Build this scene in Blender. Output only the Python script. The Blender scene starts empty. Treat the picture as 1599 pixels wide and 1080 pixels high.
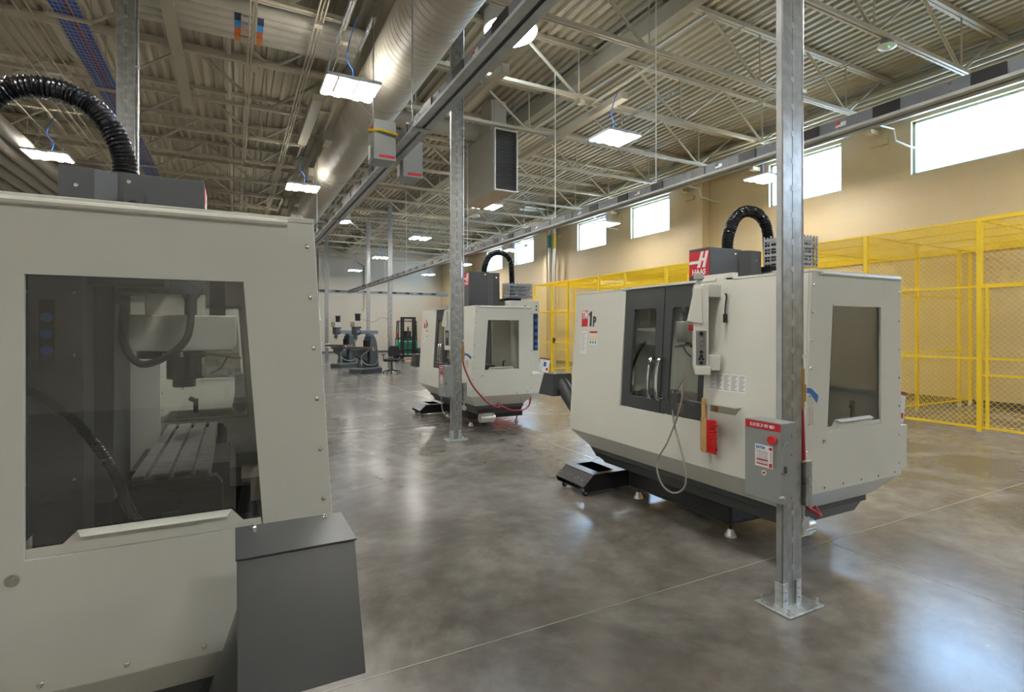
import bpy, bmesh, math, random
from mathutils import Vector, Matrix
random.seed(7)
PI = math.pi
sc = bpy.context.scene
COL = sc.collection

# ------------------------------------------------------------------ camera, world, exposure
cam_d = bpy.data.cameras.new('camera'); cam = bpy.data.objects.new('camera', cam_d); COL.objects.link(cam)
cam_d.sensor_width = 36.0; cam_d.lens = 833 / 1599 * 36; cam_d.shift_y = -25 / 1599
cam_d.clip_start = 0.05; cam_d.clip_end = 400
cam.location = (0, 0, 1.55); cam.rotation_euler = (PI / 2, 0, math.radians(-27.5))
sc.camera = cam
vs = sc.view_settings
vs.view_transform = 'Standard'; vs.look = 'None'; vs.gamma = 1.0; vs.use_curve_mapping = False
vs.exposure = 1.0
SKY_STRENGTH = 14.0
LAMP = 54.0
W = bpy.data.worlds.new('world'); sc.world = W; W.use_nodes = True
nt = W.node_tree; nt.nodes.clear()
wo = nt.nodes.new('ShaderNodeOutputWorld'); bg = nt.nodes.new('ShaderNodeBackground')
tc = nt.nodes.new('ShaderNodeTexCoord'); sx = nt.nodes.new('ShaderNodeSeparateXYZ'); rp = nt.nodes.new('ShaderNodeValToRGB')
rp.color_ramp.elements[0].position = 0.35; rp.color_ramp.elements[0].color = (0.55, 0.75, 1.0, 1)
rp.color_ramp.elements[1].position = 0.9; rp.color_ramp.elements[1].color = (0.32, 0.56, 1.0, 1)
mp = nt.nodes.new('ShaderNodeMapRange'); mp.inputs[1].default_value = -1; mp.inputs[2].default_value = 1
nt.links.new(tc.outputs['Generated'], sx.inputs[0]); nt.links.new(sx.outputs[2], mp.inputs[0]); nt.links.new(mp.outputs[0], rp.inputs[0])
nt.links.new(rp.outputs[0], bg.inputs[0]); bg.inputs[1].default_value = SKY_STRENGTH
nt.links.new(bg.outputs[0], wo.inputs[0])

# ------------------------------------------------------------------ helpers
MATS = {}
def mat(name, col, rough=0.5, metal=0.0, var=0.0, vscale=6.0, bump=0.0, bscale=40.0, coat=0.0, emit=None, estr=0.0, spec=None):
    if name in MATS: return MATS[name]
    m = bpy.data.materials.new(name); m.use_nodes = True
    n = m.node_tree; b = n.nodes['Principled BSDF']
    b.inputs['Base Color'].default_value = (*col, 1); b.inputs['Roughness'].default_value = rough; b.inputs['Metallic'].default_value = metal
    if coat: b.inputs['Coat Weight'].default_value = coat
    if spec is not None: b.inputs['Specular IOR Level'].default_value = spec
    if emit: b.inputs['Emission Color'].default_value = (*emit, 1); b.inputs['Emission Strength'].default_value = estr
    if var or bump:
        t = n.nodes.new('ShaderNodeTexCoord')
    if var:
        ns = n.nodes.new('ShaderNodeTexNoise'); ns.inputs['Scale'].default_value = vscale; ns.inputs['Detail'].default_value = 5
        n.links.new(t.outputs['Object'], ns.inputs['Vector'])
        r = n.nodes.new('ShaderNodeValToRGB')
        r.color_ramp.elements[0].position = 0.3; r.color_ramp.elements[1].position = 0.7
        r.color_ramp.elements[0].color = (*[c * (1 - var) for c in col], 1); r.color_ramp.elements[1].color = (*[min(1, c * (1 + var)) for c in col], 1)
        n.links.new(ns.outputs[0], r.inputs[0]); n.links.new(r.outputs[0], b.inputs['Base Color'])
    if bump:
        n2 = n.nodes.new('ShaderNodeTexNoise'); n2.inputs['Scale'].default_value = bscale
        n.links.new(t.outputs['Object'], n2.inputs['Vector'])
        bp = n.nodes.new('ShaderNodeBump'); bp.inputs['Strength'].default_value = bump; bp.inputs['Distance'].default_value = 0.01
        n.links.new(n2.outputs[0], bp.inputs['Height']); n.links.new(bp.outputs[0], b.inputs['Normal'])
    MATS[name] = m
    return m

def glass_mat(name, tint, refl=1.0, rough=0.02):
    m = bpy.data.materials.new(name); m.use_nodes = True; n = m.node_tree; n.nodes.clear()
    o = n.nodes.new('ShaderNodeOutputMaterial'); mx = n.nodes.new('ShaderNodeMixShader'); t = n.nodes.new('ShaderNodeBsdfTransparent')
    g = n.nodes.new('ShaderNodeBsdfGlossy'); f = n.nodes.new('ShaderNodeLayerWeight'); f.inputs['Blend'].default_value = 0.5
    p = n.nodes.new('ShaderNodeMath'); p.operation = 'POWER'; p.inputs[1].default_value = 5.0
    k = n.nodes.new('ShaderNodeMath'); k.operation = 'MULTIPLY_ADD'; k.inputs[1].default_value = 0.9; k.inputs[2].default_value = 0.045 * refl; k.use_clamp = True
    t.inputs[0].default_value = (*tint, 1); g.inputs['Roughness'].default_value = rough
    n.links.new(f.outputs['Facing'], p.inputs[0]); n.links.new(p.outputs[0], k.inputs[0]); n.links.new(k.outputs[0], mx.inputs[0]); n.links.new(t.outputs[0], mx.inputs[1]); n.links.new(g.outputs[0], mx.inputs[2])
    n.links.new(mx.outputs[0], o.inputs[0])
    return m

def ident(u, v, w): return (u, v, w)
def frame(o, r, u):
    """matrix whose x axis is r, y axis is u, origin o"""
    r = Vector(r).normalized(); u = Vector(u).normalized(); n = r.cross(u)
    return Matrix(((r.x, u.x, n.x, o[0]), (r.y, u.y, n.y, o[1]), (r.z, u.z, n.z, o[2]), (0, 0, 0, 1)))

class MB:
    def __init__(s): s.bm = bmesh.new()
    def pts(s, L): return [s.bm.verts.new(p) for p in L]
    def face(s, L):
        try: return s.bm.faces.new(L)
        except ValueError: return None
    def box(s, x0, x1, y0, y1, z0, z1, M=None):
        P = [(x0, y0, z0), (x1, y0, z0), (x1, y1, z0), (x0, y1, z0), (x0, y0, z1), (x1, y0, z1), (x1, y1, z1), (x0, y1, z1)]
        if M is not None: P = [M @ Vector(p) for p in P]
        v = s.pts(P)
        for f in ((0, 3, 2, 1), (4, 5, 6, 7), (0, 1, 5, 4), (1, 2, 6, 5), (2, 3, 7, 6), (3, 0, 4, 7)): s.face([v[i] for i in f])
        return s
    def loft(s, rings, caps=True, closed=True):
        R = [s.pts(r) for r in rings]; n = len(R[0])
        for a, b in zip(R, R[1:]):
            for i in range(n if closed else n - 1): s.face((a[i], a[(i + 1) % n], b[(i + 1) % n], b[i]))
        if caps: s.face(R[0][::-1]); s.face(R[-1])
        return s
    def prism(s, poly, a, b, fn):
        """poly in (u,v) swept w from a to b, mapped by fn(u,v,w)"""
        return s.loft([[fn(u, v, a) for u, v in poly], [fn(u, v, b) for u, v in poly]])
    def tube(s, path, r, n=8, caps=True, closed=False):
        P = [Vector(p) for p in path]; rs = r if isinstance(r, (list, tuple)) else [r] * len(P)
        rings = []; prev = None; N = len(P)
        for i, p in enumerate(P):
            if closed: t = P[(i + 1) % N] - P[i - 1]
            else: t = P[min(i + 1, N - 1)] - P[max(i - 1, 0)]
            t.normalize()
            if prev is None:
                a = Vector((0, 0, 1)) if abs(t.z) < 0.9 else Vector((1, 0, 0))
                u = t.cross(a).normalized()
            else: u = (prev - t * prev.dot(t)).normalized()
            prev = u; v = t.cross(u)
            rings.append([p + (u * math.cos(2 * PI * k / n) + v * math.sin(2 * PI * k / n)) * rs[i] for k in range(n)])
        if closed: rings.append(rings[0])
        return s.loft(rings, caps and not closed)
    def cyl(s, p0, p1, r, n=12, r1=None): return s.tube([p0, p1], [r, r if r1 is None else r1], n)
    def sphere(s, c, r, seg=10, squash=(1, 1, 1)):
        M = Matrix.Translation(c) @ Matrix.Diagonal((*[r * q for q in squash], 1))
        bmesh.ops.create_uvsphere(s.bm, u_segments=seg, v_segments=max(5, seg // 2 + 1), radius=1, matrix=M); return s
    def plate(s, outer, holes, t, fn=ident):
        """flat sheet with holes in (u,v), thickness 0..t along w"""
        loops = [outer] + list(holes); b2 = bmesh.new(); ed = []
        for L in loops:
            v = [b2.verts.new((p[0], p[1], 0)) for p in L]
            for i in range(len(v)): ed.append(b2.edges.new((v[i], v[(i + 1) % len(v)])))
        bmesh.ops.triangle_fill(b2, use_beauty=True, use_dissolve=False, edges=ed, normal=(0, 0, 1))
        b2.verts.ensure_lookup_table(); b2.verts.index_update()
        lo = [s.bm.verts.new(fn(v.co.x, v.co.y, 0)) for v in b2.verts]; hi = [s.bm.verts.new(fn(v.co.x, v.co.y, t)) for v in b2.verts]
        for f in b2.faces:
            ix = [v.index for v in f.verts]; s.face([lo[i] for i in ix][::-1]); s.face([hi[i] for i in ix])
        k = 0
        for L in loops:
            n = len(L)
            for i in range(n):
                a, b = k + i, k + (i + 1) % n; s.face((lo[a], lo[b], hi[b], hi[a]))
            k += n
        b2.free(); return s
    def text(s, body, size, M, ext=0.0006, bold=0.0, ax='CENTER', sx_=1.0):
        cu = bpy.data.curves.new('txt', 'FONT'); cu.body = body; cu.size = size; cu.extrude = ext; cu.align_x = ax; cu.align_y = 'CENTER'; cu.offset = bold; cu.resolution_u = 3
        ob = bpy.data.objects.new('txt', cu); me = bpy.data.meshes.new_from_object(ob)
        me.transform(M @ Matrix.Diagonal((sx_, 1, 1, 1))); s.bm.from_mesh(me)
        bpy.data.objects.remove(ob); bpy.data.curves.remove(cu); bpy.data.meshes.remove(me); return s
    def build(s, name, m, parent=None, bevel=0.0, smooth=True, loc=None, ang=35):
        bmesh.ops.recalc_face_normals(s.bm, faces=s.bm.faces)
        me = bpy.data.meshes.new(name); s.bm.to_mesh(me); s.bm.free()
        o = bpy.data.objects.new(name, me); COL.objects.link(o)
        me.materials.append(m)
        if smooth:
            for p in me.polygons: p.use_smooth = True
            me.set_sharp_from_angle(angle=math.radians(ang))
        if bevel:
            md = o.modifiers.new('bevel', 'BEVEL'); md.width = bevel; md.segments = 2; md.limit_method = 'ANGLE'; md.angle_limit = math.radians(40); md.harden_normals = True
        if parent is not None: o.parent = parent
        if loc: o.location = loc
        return o

def tag(o, label=None, cat=None, group=None, kind=None):
    if label: o['label'] = label
    if cat: o['category'] = cat
    if group: o['group'] = group
    if kind: o['kind'] = kind
    return o
def thing(name, label, cat, loc=(0, 0, 0), rz=0.0, group=None):
    o = bpy.data.objects.new(name, None); COL.objects.link(o); o.location = loc; o.rotation_euler = (0, 0, rz); o.empty_display_size = 0.1
    return tag(o, label, cat, group)
KIDS = {}
def copy_tree(o, parent=None):
    c = o.copy(); COL.objects.link(c)
    if parent is not None: c.parent = parent
    for ch in list(o.children): copy_tree(ch, c)
    return c
def dup(o, loc, rz, label, group=None):
    c = copy_tree(o); c.location = loc; c.rotation_euler = (0, 0, rz); c['label'] = label
    if group: c['group'] = group
    return c
def box(name, m, x0, x1, y0, y1, z0, z1, parent=None, bevel=0.0):
    return MB().box(x0, x1, y0, y1, z0, z1).build(name, m, parent, bevel)
def arc(c, r, a0, a1, n, plane='xz'):
    out = []
    for i in range(n + 1):
        a = a0 + (a1 - a0) * i / n; p, q = r * math.cos(a), r * math.sin(a)
        out.append({'xz': (c[0] + p, c[1], c[2] + q), 'yz': (c[0], c[1] + p, c[2] + q), 'xy': (c[0] + p, c[1] + q, c[2])}[plane])
    return out
def smooth_path(P, k=6):
    P = [Vector(p) for p in P]; out = []
    for i in range(len(P) - 1):
        p0 = P[max(i - 1, 0)]; p1 = P[i]; p2 = P[i + 1]; p3 = P[min(i + 2, len(P) - 1)]
        for j in range(k):
            t = j / k; out.append(0.5 * ((2 * p1) + (p2 - p0) * t + (2 * p0 - 5 * p1 + 4 * p2 - p3) * t * t + (3 * p1 - p0 - 3 * p2 + p3) * t ** 3))
    out.append(P[-1]); return out
def ordinal(n):
    L = ['first', 'second', 'third', 'fourth', 'fifth', 'sixth', 'seventh', 'eighth', 'ninth', 'tenth', 'eleventh', 'twelfth', 'thirteenth', 'fourteenth', 'fifteenth', 'sixteenth', 'seventeenth', 'eighteenth', 'nineteenth', 'twentieth']
    return L[n]

# ------------------------------------------------------------------ materials
BEIGE = (0.45, 0.41, 0.31)
m_deck = mat('painted_deck', (0.39, 0.35, 0.25), 0.55, var=0.05, vscale=1.5)
m_steel_paint = mat('painted_roof_steel', BEIGE, 0.5)
m_duct = mat('painted_duct', (0.47, 0.44, 0.36), 0.42, var=0.04, vscale=3)
m_galv = mat('galvanised_steel', (0.36, 0.37, 0.36), 0.36, 0.85, var=0.22, vscale=14)
m_galv_dark = mat('galvanised_strut', (0.42, 0.44, 0.44), 0.45, 0.45, var=0.12, vscale=9)
m_zinc = mat('zinc_plate', (0.62, 0.66, 0.66), 0.42, 0.8, var=0.2, vscale=30)
m_paint = mat('machine_enamel', (0.66, 0.665, 0.60), 0.33, var=0.015, vscale=3, bump=0.03, bscale=900)
m_dgrey = mat('dark_grey_enamel', (0.052, 0.056, 0.058), 0.34, var=0.05, vscale=8)
m_hood = mat('hood_grey', (0.065, 0.07, 0.075), 0.45, bump=0.1, bscale=500)
m_black = mat('black_paint', (0.012, 0.012, 0.013), 0.32)
m_rubber = mat('black_rubber', (0.015, 0.015, 0.015), 0.6)
m_hose = mat('black_corrugated_plastic', (0.012, 0.012, 0.014), 0.22)
m_chrome = mat('chrome', (0.75, 0.74, 0.72), 0.12, 1.0)
m_castal = mat('cast_aluminium', (0.62, 0.61, 0.58), 0.35, 0.9)
m_iron = mat('ground_iron', (0.5, 0.5, 0.48), 0.42, 0.8, var=0.2, vscale=20)
m_red = mat('signal_red', (0.62, 0.02, 0.02), 0.4)
m_logo = mat('logo_red', (0.55, 0.012, 0.03), 0.35)
m_white = mat('white_print', (0.8, 0.8, 0.78), 0.45)
m_blackprint = mat('black_print', (0.015, 0.015, 0.015), 0.45)
m_yellow = mat('cage_yellow', (0.88, 0.62, 0.02), 0.42)
m_yprint = mat('yellow_print', (0.85, 0.62, 0.03), 0.5)
m_green = mat('green_print', (0.02, 0.35, 0.2), 0.5)
m_blue = mat('blue_print', (0.02, 0.12, 0.5), 0.4)
m_boxgrey = mat('switch_box_grey', (0.27, 0.29, 0.28), 0.38, bump=0.03, bscale=700)
m_busdark = mat('busway_grey', (0.16, 0.18, 0.2), 0.4, 0.3, var=0.06, vscale=5)
m_wood = mat('beech_wood', (0.55, 0.33, 0.13), 0.45, var=0.15, vscale=25)
m_bristle = mat('red_bristle', (0.65, 0.01, 0.01), 0.6)
m_brass = mat('brass', (0.5, 0.33, 0.12), 0.35, 0.9)
m_redhose = mat('red_hose', (0.35, 0.02, 0.03), 0.35)
m_greyhose = mat('grey_hose', (0.3, 0.27, 0.23), 0.45)
m_bluecable = mat('blue_cable', (0.02, 0.11, 0.5), 0.5)
m_frame = mat('window_frame_grey', (0.42, 0.5, 0.47), 0.4)
m_lamp_house = mat('lamp_housing', (0.75, 0.75, 0.72), 0.4)
m_strip = mat('lamp_strip', (1, 1, 1), 0.5, emit=(1.0, 0.96, 0.90), estr=LAMP)
m_sky_tube = mat('daylight_lens', (1, 1, 1), 0.5, emit=(0.72, 0.85, 1.0), estr=14.0)
m_mill = mat('mill_grey', (0.06, 0.08, 0.085), 0.4)
m_fgreen = mat('forklift_green', (0.01, 0.28, 0.16), 0.4)
m_glass = glass_mat('window_glass', (0.94, 0.97, 0.96), 1.0, 0.0)
m_poly = glass_mat('machine_window', (0.92, 0.93, 0.92), 2.0, 0.02)

def floor_material():
    m = bpy.data.materials.new('polished_concrete'); m.use_nodes = True; n = m.node_tree; b = n.nodes['Principled BSDF']
    t = n.nodes.new('ShaderNodeTexCoord')
    def noise(scale, det, rough=0.6, dist=0.0):
        q = n.nodes.new('ShaderNodeTexNoise'); q.inputs['Scale'].default_value = scale; q.inputs['Detail'].default_value = det; q.inputs['Roughness'].default_value = rough; q.inputs['Distortion'].default_value = dist
        n.links.new(t.outputs['Object'], q.inputs['Vector']); return q
    a = noise(0.7, 8, 0.62, 0.6); c = noise(5, 6); e = noise(60, 3)
    r = n.nodes.new('ShaderNodeValToRGB'); r.color_ramp.elements[0].position = 0.40; r.color_ramp.elements[1].position = 0.62
    r.color_ramp.elements[0].color = (0.135, 0.122, 0.102, 1); r.color_ramp.elements[1].color = (0.27, 0.255, 0.23, 1)
    n.links.new(a.outputs[0], r.inputs[0])
    r2 = n.nodes.new('ShaderNodeValToRGB'); r2.color_ramp.elements[0].position = 0.3; r2.color_ramp.elements[1].position = 0.75
    r2.color_ramp.elements[0].color = (0.72, 0.71, 0.70, 1); r2.color_ramp.elements[1].color = (1.2, 1.2, 1.22, 1); n.links.new(c.outputs[0], r2.inputs[0])
    mx = n.nodes.new('ShaderNodeMix'); mx.data_type = 'RGBA'; mx.blend_type = 'MULTIPLY'; mx.inputs[0].default_value = 1
    n.links.new(r.outputs[0], mx.inputs[6]); n.links.new(r2.outputs[0], mx.inputs[7]); n.links.new(mx.outputs[2], b.inputs['Base Color'])
    rr = n.nodes.new('ShaderNodeMapRange'); rr.inputs[3].default_value = 0.2; rr.inputs[4].default_value = 0.30; n.links.new(c.outputs[0], rr.inputs[0]); n.links.new(rr.outputs[0], b.inputs['Roughness'])
    bp = n.nodes.new('ShaderNodeBump'); bp.inputs['Strength'].default_value = 0.02; bp.inputs['Distance'].default_value = 0.01
    n.links.new(a.outputs[0], bp.inputs['Height']); n.links.new(bp.outputs[0], b.inputs['Normal'])
    b.inputs['Specular IOR Level'].default_value = 0.75
    return m
def block_material(name, col, axis):
    m = bpy.data.materials.new(name); m.use_nodes = True; n = m.node_tree; b = n.nodes['Principled BSDF']
    t = n.nodes.new('ShaderNodeTexCoord'); s = n.nodes.new('ShaderNodeSeparateXYZ'); c = n.nodes.new('ShaderNodeCombineXYZ'); n.links.new(t.outputs['Object'], s.inputs[0])
    n.links.new(s.outputs[1 if axis == 'y' else 0], c.inputs[0]); n.links.new(s.outputs[2], c.inputs[1])
    k = n.nodes.new('ShaderNodeTexBrick'); k.inputs['Scale'].default_value = 1; k.inputs['Brick Width'].default_value = 0.4; k.inputs['Row Height'].default_value = 0.2; k.inputs['Mortar Size'].default_value = 0.005
    k.inputs['Color1'].default_value = (*col, 1); k.inputs['Color2'].default_value = (*[q * 0.985 for q in col], 1); k.inputs['Mortar'].default_value = (*[q * 0.93 for q in col], 1)
    n.links.new(c.outputs[0], k.inputs['Vector']); n.links.new(k.outputs[0], b.inputs['Base Color']); b.inputs['Roughness'].default_value = 0.5
    bp = n.nodes.new('ShaderNodeBump'); bp.invert = True; bp.inputs['Strength'].default_value = 0.25; bp.inputs['Distance'].default_value = 0.005
    n.links.new(k.outputs['Fac'], bp.inputs['Height']); n.links.new(bp.outputs[0], b.inputs['Normal'])
    return m
m_floor = floor_material()
m_wall = block_material('painted_block_y', (0.62, 0.505, 0.32), 'y')
m_wallx = block_material('painted_block_x', (0.56, 0.52, 0.43), 'x')

# ------------------------------------------------------------------ setting
WX, WXL, WYF, WYB, DECK = 13.6, -16.0, 37.5, -9.0, 7.27
tag(box('floor', m_floor, WXL, WX + .3, WYB, WYF + .3, -0.15, 0), kind='structure')
jm = MB()
for X in (-2.2, 3.85, 9.9): jm.box(X - .003, X + .003, WYB, WYF, 0.0002, 0.0012)
for Y in (2.4, 8.4, 14.4, 20.4, 26.4, 32.4): jm.box(WXL, WX, Y - .003, Y + .003, 0.0002, 0.0012)
tag(jm.build('trim_1', mat('joint_filler', (0.36, 0.335, 0.29), 0.5)), kind='structure')
WIN = []
for k in range(-1, 4):
    for a in (4.5, 8.12):
        y0 = a + 9.63 * k; WIN.append((y0, y0 + 2.05))
WIN = [w for w in WIN if w[0] > WYB + 0.5 and w[1] < WYF - 0.2]
ZS, ZH = 5.06, 6.27
fy = lambda u, v, w: (WX + w, u, v)
tag(MB().plate([(WYB, 0), (WYF + .3, 0), (WYF + .3, DECK + .1), (WYB, DECK + .1)], [[(a, ZS), (b, ZS), (b, ZH), (a, ZH)] for a, b in WIN], 0.3, fy).build('wall_right', m_wall, smooth=False), kind='structure')
tag(box('wall_far', m_wallx, WXL, WX, WYF, WYF + .3, 0, DECK + .1), kind='structure')
tag(box('wall_left', m_wall, WXL - .3, WXL, WYB, WYF + .3, 0, DECK + .1), kind='structure')
tag(box('wall_back', m_wallx, WXL, WX, WYB - .3, WYB, 0, DECK + .1), kind='structure')
m_base = mat('rubber_base', (0.075, 0.075, 0.078), 0.5)
tag(box('baseboard_right', m_base, WX - .012, WX - .001, WYB, WYF, 0.001, 0.11), kind='structure')
tag(box('baseboard_far', m_base, WXL, WX - .02, WYF - .012, WYF - .001, 0.001, 0.11), kind='structure')
for i, (a, b) in enumerate(WIN):
    f = MB()
    for (y0, y1, z0, z1) in ((a, a + .05, ZS, ZH), (b - .05, b, ZS, ZH), (a, b, ZS, ZS + .05), (a, b, ZH - .05, ZH)): f.box(WX + .1, WX + .16, y0, y1, z0, z1)
    w = tag(f.build('window_%d' % (i + 1), m_frame), kind='structure')
    box('glass_pane', m_glass, WX + .125, WX + .131, a + .05, b - .05, ZS + .05, ZH - .05, w)
    ld = bpy.data.lights.new('daylight_portal', 'AREA'); ld.shape = 'RECTANGLE'; ld.size = ZH - ZS; ld.size_y = b - a; ld.cycles.is_portal = True
    lo = bpy.data.objects.new('daylight_portal', ld); COL.objects.link(lo); lo.location = (WX + .28, (a + b) / 2, (ZS + ZH) / 2); lo.rotation_euler = (0, PI / 2, 0); lo['kind'] = 'helper'
# corrugated roof deck
dk = MB(); prof = []; x = WXL
while x < WX + .2:
    prof += [(x, DECK), (x + .085, DECK), (x + .105, DECK + .06), (x + .18, DECK + .06)]; x += 0.2
dk.loft([[(p, WYB, z) for p, z in prof], [(p, WYF + .3, z) for p, z in prof]], caps=False, closed=False)
dk.box(WXL, WX + .3, WYB, WYF + .3, DECK + .12, DECK + .2)
tag(dk.build('ceiling', m_deck, smooth=False), kind='structure')
# spandrel beam above the windows, pilasters
bmn = MB(); X0 = 13.22
bmn.box(X0 - .1, X0 + .1, 0.5, WYF, 6.27, 6.29).box(X0 - .006, X0 + .006, 0.5, WYF, 6.29, 7.0).box(X0 - .1, X0 + .1, 0.5, WYF, 7.0, 7.02)
for k in range(36): bmn.box(X0 - .09, X0 - .01, .9 + k * 1.02, .91 + k * 1.02, 6.30, 6.52)
tag(bmn.build('trim_2', mat('beam_grey', (0.33, 0.33, 0.31), 0.45), smooth=False), kind='structure')
for i, Y in enumerate((2.9, 12.5, 22.1, 31.8)):
    tag(box('trim_%d' % (i + 3), m_wall, WX - .3, WX - .001, Y - .15, Y + .15, 0, DECK - .02), kind='structure')
gm = MB()
for X, z0, z1 in ((2.3, 6.55, 7.2), (6.6, 6.8, 7.2), (-9.0, 6.55, 7.2)):
    gm.box(X - .1, X + .1, 1, WYF, z0, z0 + .02).box(X - .006, X + .006, 1, WYF, z0, z1).box(X - .1, X + .1, 1, WYF, z1 - .02, z1)
tag(gm.build('trim_7', m_steel_paint, smooth=False), kind='structure')

# ------------------------------------------------------------------ roof joists
def make_joist(name, x0, x1, v0):
    t = thing(name, '', 'roof joist')
    c = MB()
    for s_ in (-1, 1): c.box(x0 + .25, x1 - .7, s_ * .03 - .02, s_ * .03 + .02, 6.2, 6.265)
    c.build('bottom_chord', m_steel_paint, t, smooth=False)
    c = MB()
    for s_ in (-1, 1): c.box(x0, x1, s_ * .036 - .028, s_ * .036 + .028, 7.18, 7.262)
    c.build('top_chord', m_steel_paint, t, smooth=False)
    c = MB(); v = v0
    while v < x1 - .5:
        if v > x0 + .4:
            c.cyl((v, 0, 6.25), (v, 0, 7.2), .017, 6)
            for s_ in (-1, 1):
                e = v + s_ * 1.34
                if x0 < e < x1: c.tube([(v + s_ * .06, 0, 6.25), (e, 0, 7.2)], .03, 5)
                e2 = v + s_ * .08
            c.box(v - .09, v + .09, -.02, .02, 6.25, 6.3)
        v += 2.75
    c.build('web', m_steel_paint, t, smooth=False)
    return t
jr = make_joist('roof_joist', 2.35, 13.35, 0.65 + .0)
n = 0; y = 2.75
while y < WYF - .3:
    lab = 'beige open-web roof joist over the window side, %s counting from the camera' % ordinal(n)
    if n == 0: jr.location = (0, y, 0); jr['label'] = lab; jr['group'] = 'roof joists over the window side'
    else: dup(jr, (0, y, 0), 0, lab, 'roof joists over the window side')
    n += 1; y += 2.05
jl = make_joist('roof_joist', -8.95, 2.25, -7.65)
n = 0; y = 6.3
while y < WYF - .3:
    lab = 'beige open-web roof joist above the left bay beside the spiral duct, %s from the camera' % ordinal(n)
    if n == 0: jl.location = (0, y, 0); jl['label'] = lab; jl['group'] = 'roof joists over the left bay'
    else: dup(jl, (0, y, 0), 0, lab, 'roof joists over the left bay')
    n += 1; y += 2.05
n = 0; y = 8.35
while y < 30:
    dup(jl, (-11.2, y, 0), 0, 'beige roof joist at the far left beyond the blue cable tray, %s from the camera' % ordinal(n), 'roof joists at the far left'); n += 1; y += 2.05

# ------------------------------------------------------------------ ceiling services
def ribbed_duct(x, z, r, y0, y1, pitch=0.13, seg=40):
    b = MB(); rings = []; y = y0
    while y < y1:
        for dy, dr in ((0, 0), (pitch * .92, 0), (pitch * .945, .0045), (pitch * .975, .0045)):
            rings.append([(x + (r + dr) * math.cos(2 * PI * k / seg), y + dy + pitch * k / seg * 0.9, z + (r + dr) * math.sin(2 * PI * k / seg)) for k in range(seg)])
        y += pitch
    return b.loft(rings)
sd = thing('spiral_duct', 'large round beige spiral air duct running the length of the hall', 'air duct', (2.31, 0, 5.75))
ribbed_duct(0, 0, .44, 0.5, 34).build('duct_tube', m_duct, sd, ang=12)
for Y in (4.2, 9.2, 14.2, 19.2, 24.2):
    MB().tube(arc((0, Y, 0), .452, 0, 2 * PI - .02, 30), .008, 5).tube([(0, Y, .45), (0, Y, 1.5)], .006, 5).build('hanger_strap', m_steel_paint, sd)
for Y in (12.0, 15.0, 18.5): box('air_outlet', m_duct, -.57, -.38, Y, Y + .5, -.12, .1, sd, .005)

# air handler
ah = thing('air_handler', 'beige box-shaped unit heater with dark louvred face hung from the roof', 'unit heater', (5.43, 11.3, 4.85))
box('cabinet', m_duct, 0, .61, .06, 2.0, 0, 1.46, ah, .01)
MB().plate([(0, 0), (.61, 0), (.61, 1.46), (0, 1.46)], [[(.025, .025), (.585, .025), (.585, 1.435), (.025, 1.435)]], .06, lambda u, v, w: (u, w, v)).build('face_frame', m_white, ah)
lv = MB()
for k in range(34):
    z = .03 + k * .0415
    lv.box(.03, .58, 0, .03, z, z + .004, Matrix.Translation((0, .015, 0)) @ Matrix.Rotation(0, 4, 'X'))
    lv.prism([(.02, z), (.05, z + .025), (.05, z + .03), (.02, z + .005)], .03, .58, lambda u, v, w: (w, u, v))
lv.build('louvre', mat('louvre_dark', (0.035, 0.04, 0.05), 0.45), ah, smooth=False)
MB().loft([[(0.0, .3, 1.46), (.61, .3, 1.46), (.61, 1.2, 1.46), (0.0, 1.2, 1.46)], [(.1, .4, 1.8), (.5, .4, 1.8), (.5, 1.0, 1.8), (.1, 1.0, 1.8)], [(.1, .4, 2.3), (.5, .4, 2.3), (.5, 1.0, 2.3), (.1, 1.0, 2.3)]]).build('plenum', m_duct, ah)
for px, py in ((.03, .1), (.58, .1), (.03, 1.95), (.58, 1.95)): MB().cyl((px, py, 1.4), (px, py, 2.3), .008, 6).build('hanger_rod', m_galv, ah)
bd = MB().cyl((2.5, 12.6, 6.62), (5.6, 12.6, 6.62), .2, 24); tag(bd.build('branch_duct', m_duct), 'round beige branch duct between the spiral duct and the unit heater', 'air duct')

def pipes(name, specs, label, cat, r, m=None, n=8, group=None):
    for i, P in enumerate(specs):
        b = MB().tube(P, r, n); tag(b.build(name, m or m_steel_paint), label[i] if isinstance(label, list) else label, cat, group)
# run of large pipes across the upper left
NAMES = ['lowest and farthest', 'second lowest', 'middle', 'second highest', 'highest and nearest']
for i in range(5):
    Y = 9.62 - i * .21
    t = thing('overhead_pipe', 'large beige pipe crossing under the roof at upper left, %s of five' % NAMES[i], 'pipe', (0, Y, 6.30), 0, 'five large pipes crossing at upper left')
    MB().cyl((-1.5, 0, 0), (1.84, 0, 0), .095, 18).build('pipe_run', m_duct, t)
    if i < 4:
        band = [m_yprint if False else mat('orange_tape', (0.65, 0.22, 0.03), .5), mat('orange_red_tape', (0.6, 0.14, 0.04), .5), mat('light_blue_tape', (0.04, 0.27, 0.6), .5), mat('navy_tape', (0.02, 0.03, 0.1), .5)][i]
        for xx in (.0, .31): MB().cyl((xx, 0, 0), (xx + .09, 0, 0), .098, 18).build('tape_band', band, t)
        MB().text(['DUST COLLECTOR', 'COMPRESSED AIR', 'CHILLED WATER', 'CHILLED WATER'][i] if False else ['COMPRESSED AIR', 'COMPRESSED AIR', 'CHILLED WATER', 'CHILLED WATER'][i], .04, frame((.2, -.075, -.065), (1, 0, 0), (0, -.65, .75)), sx_=.6).build('lettering', band, t)
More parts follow.
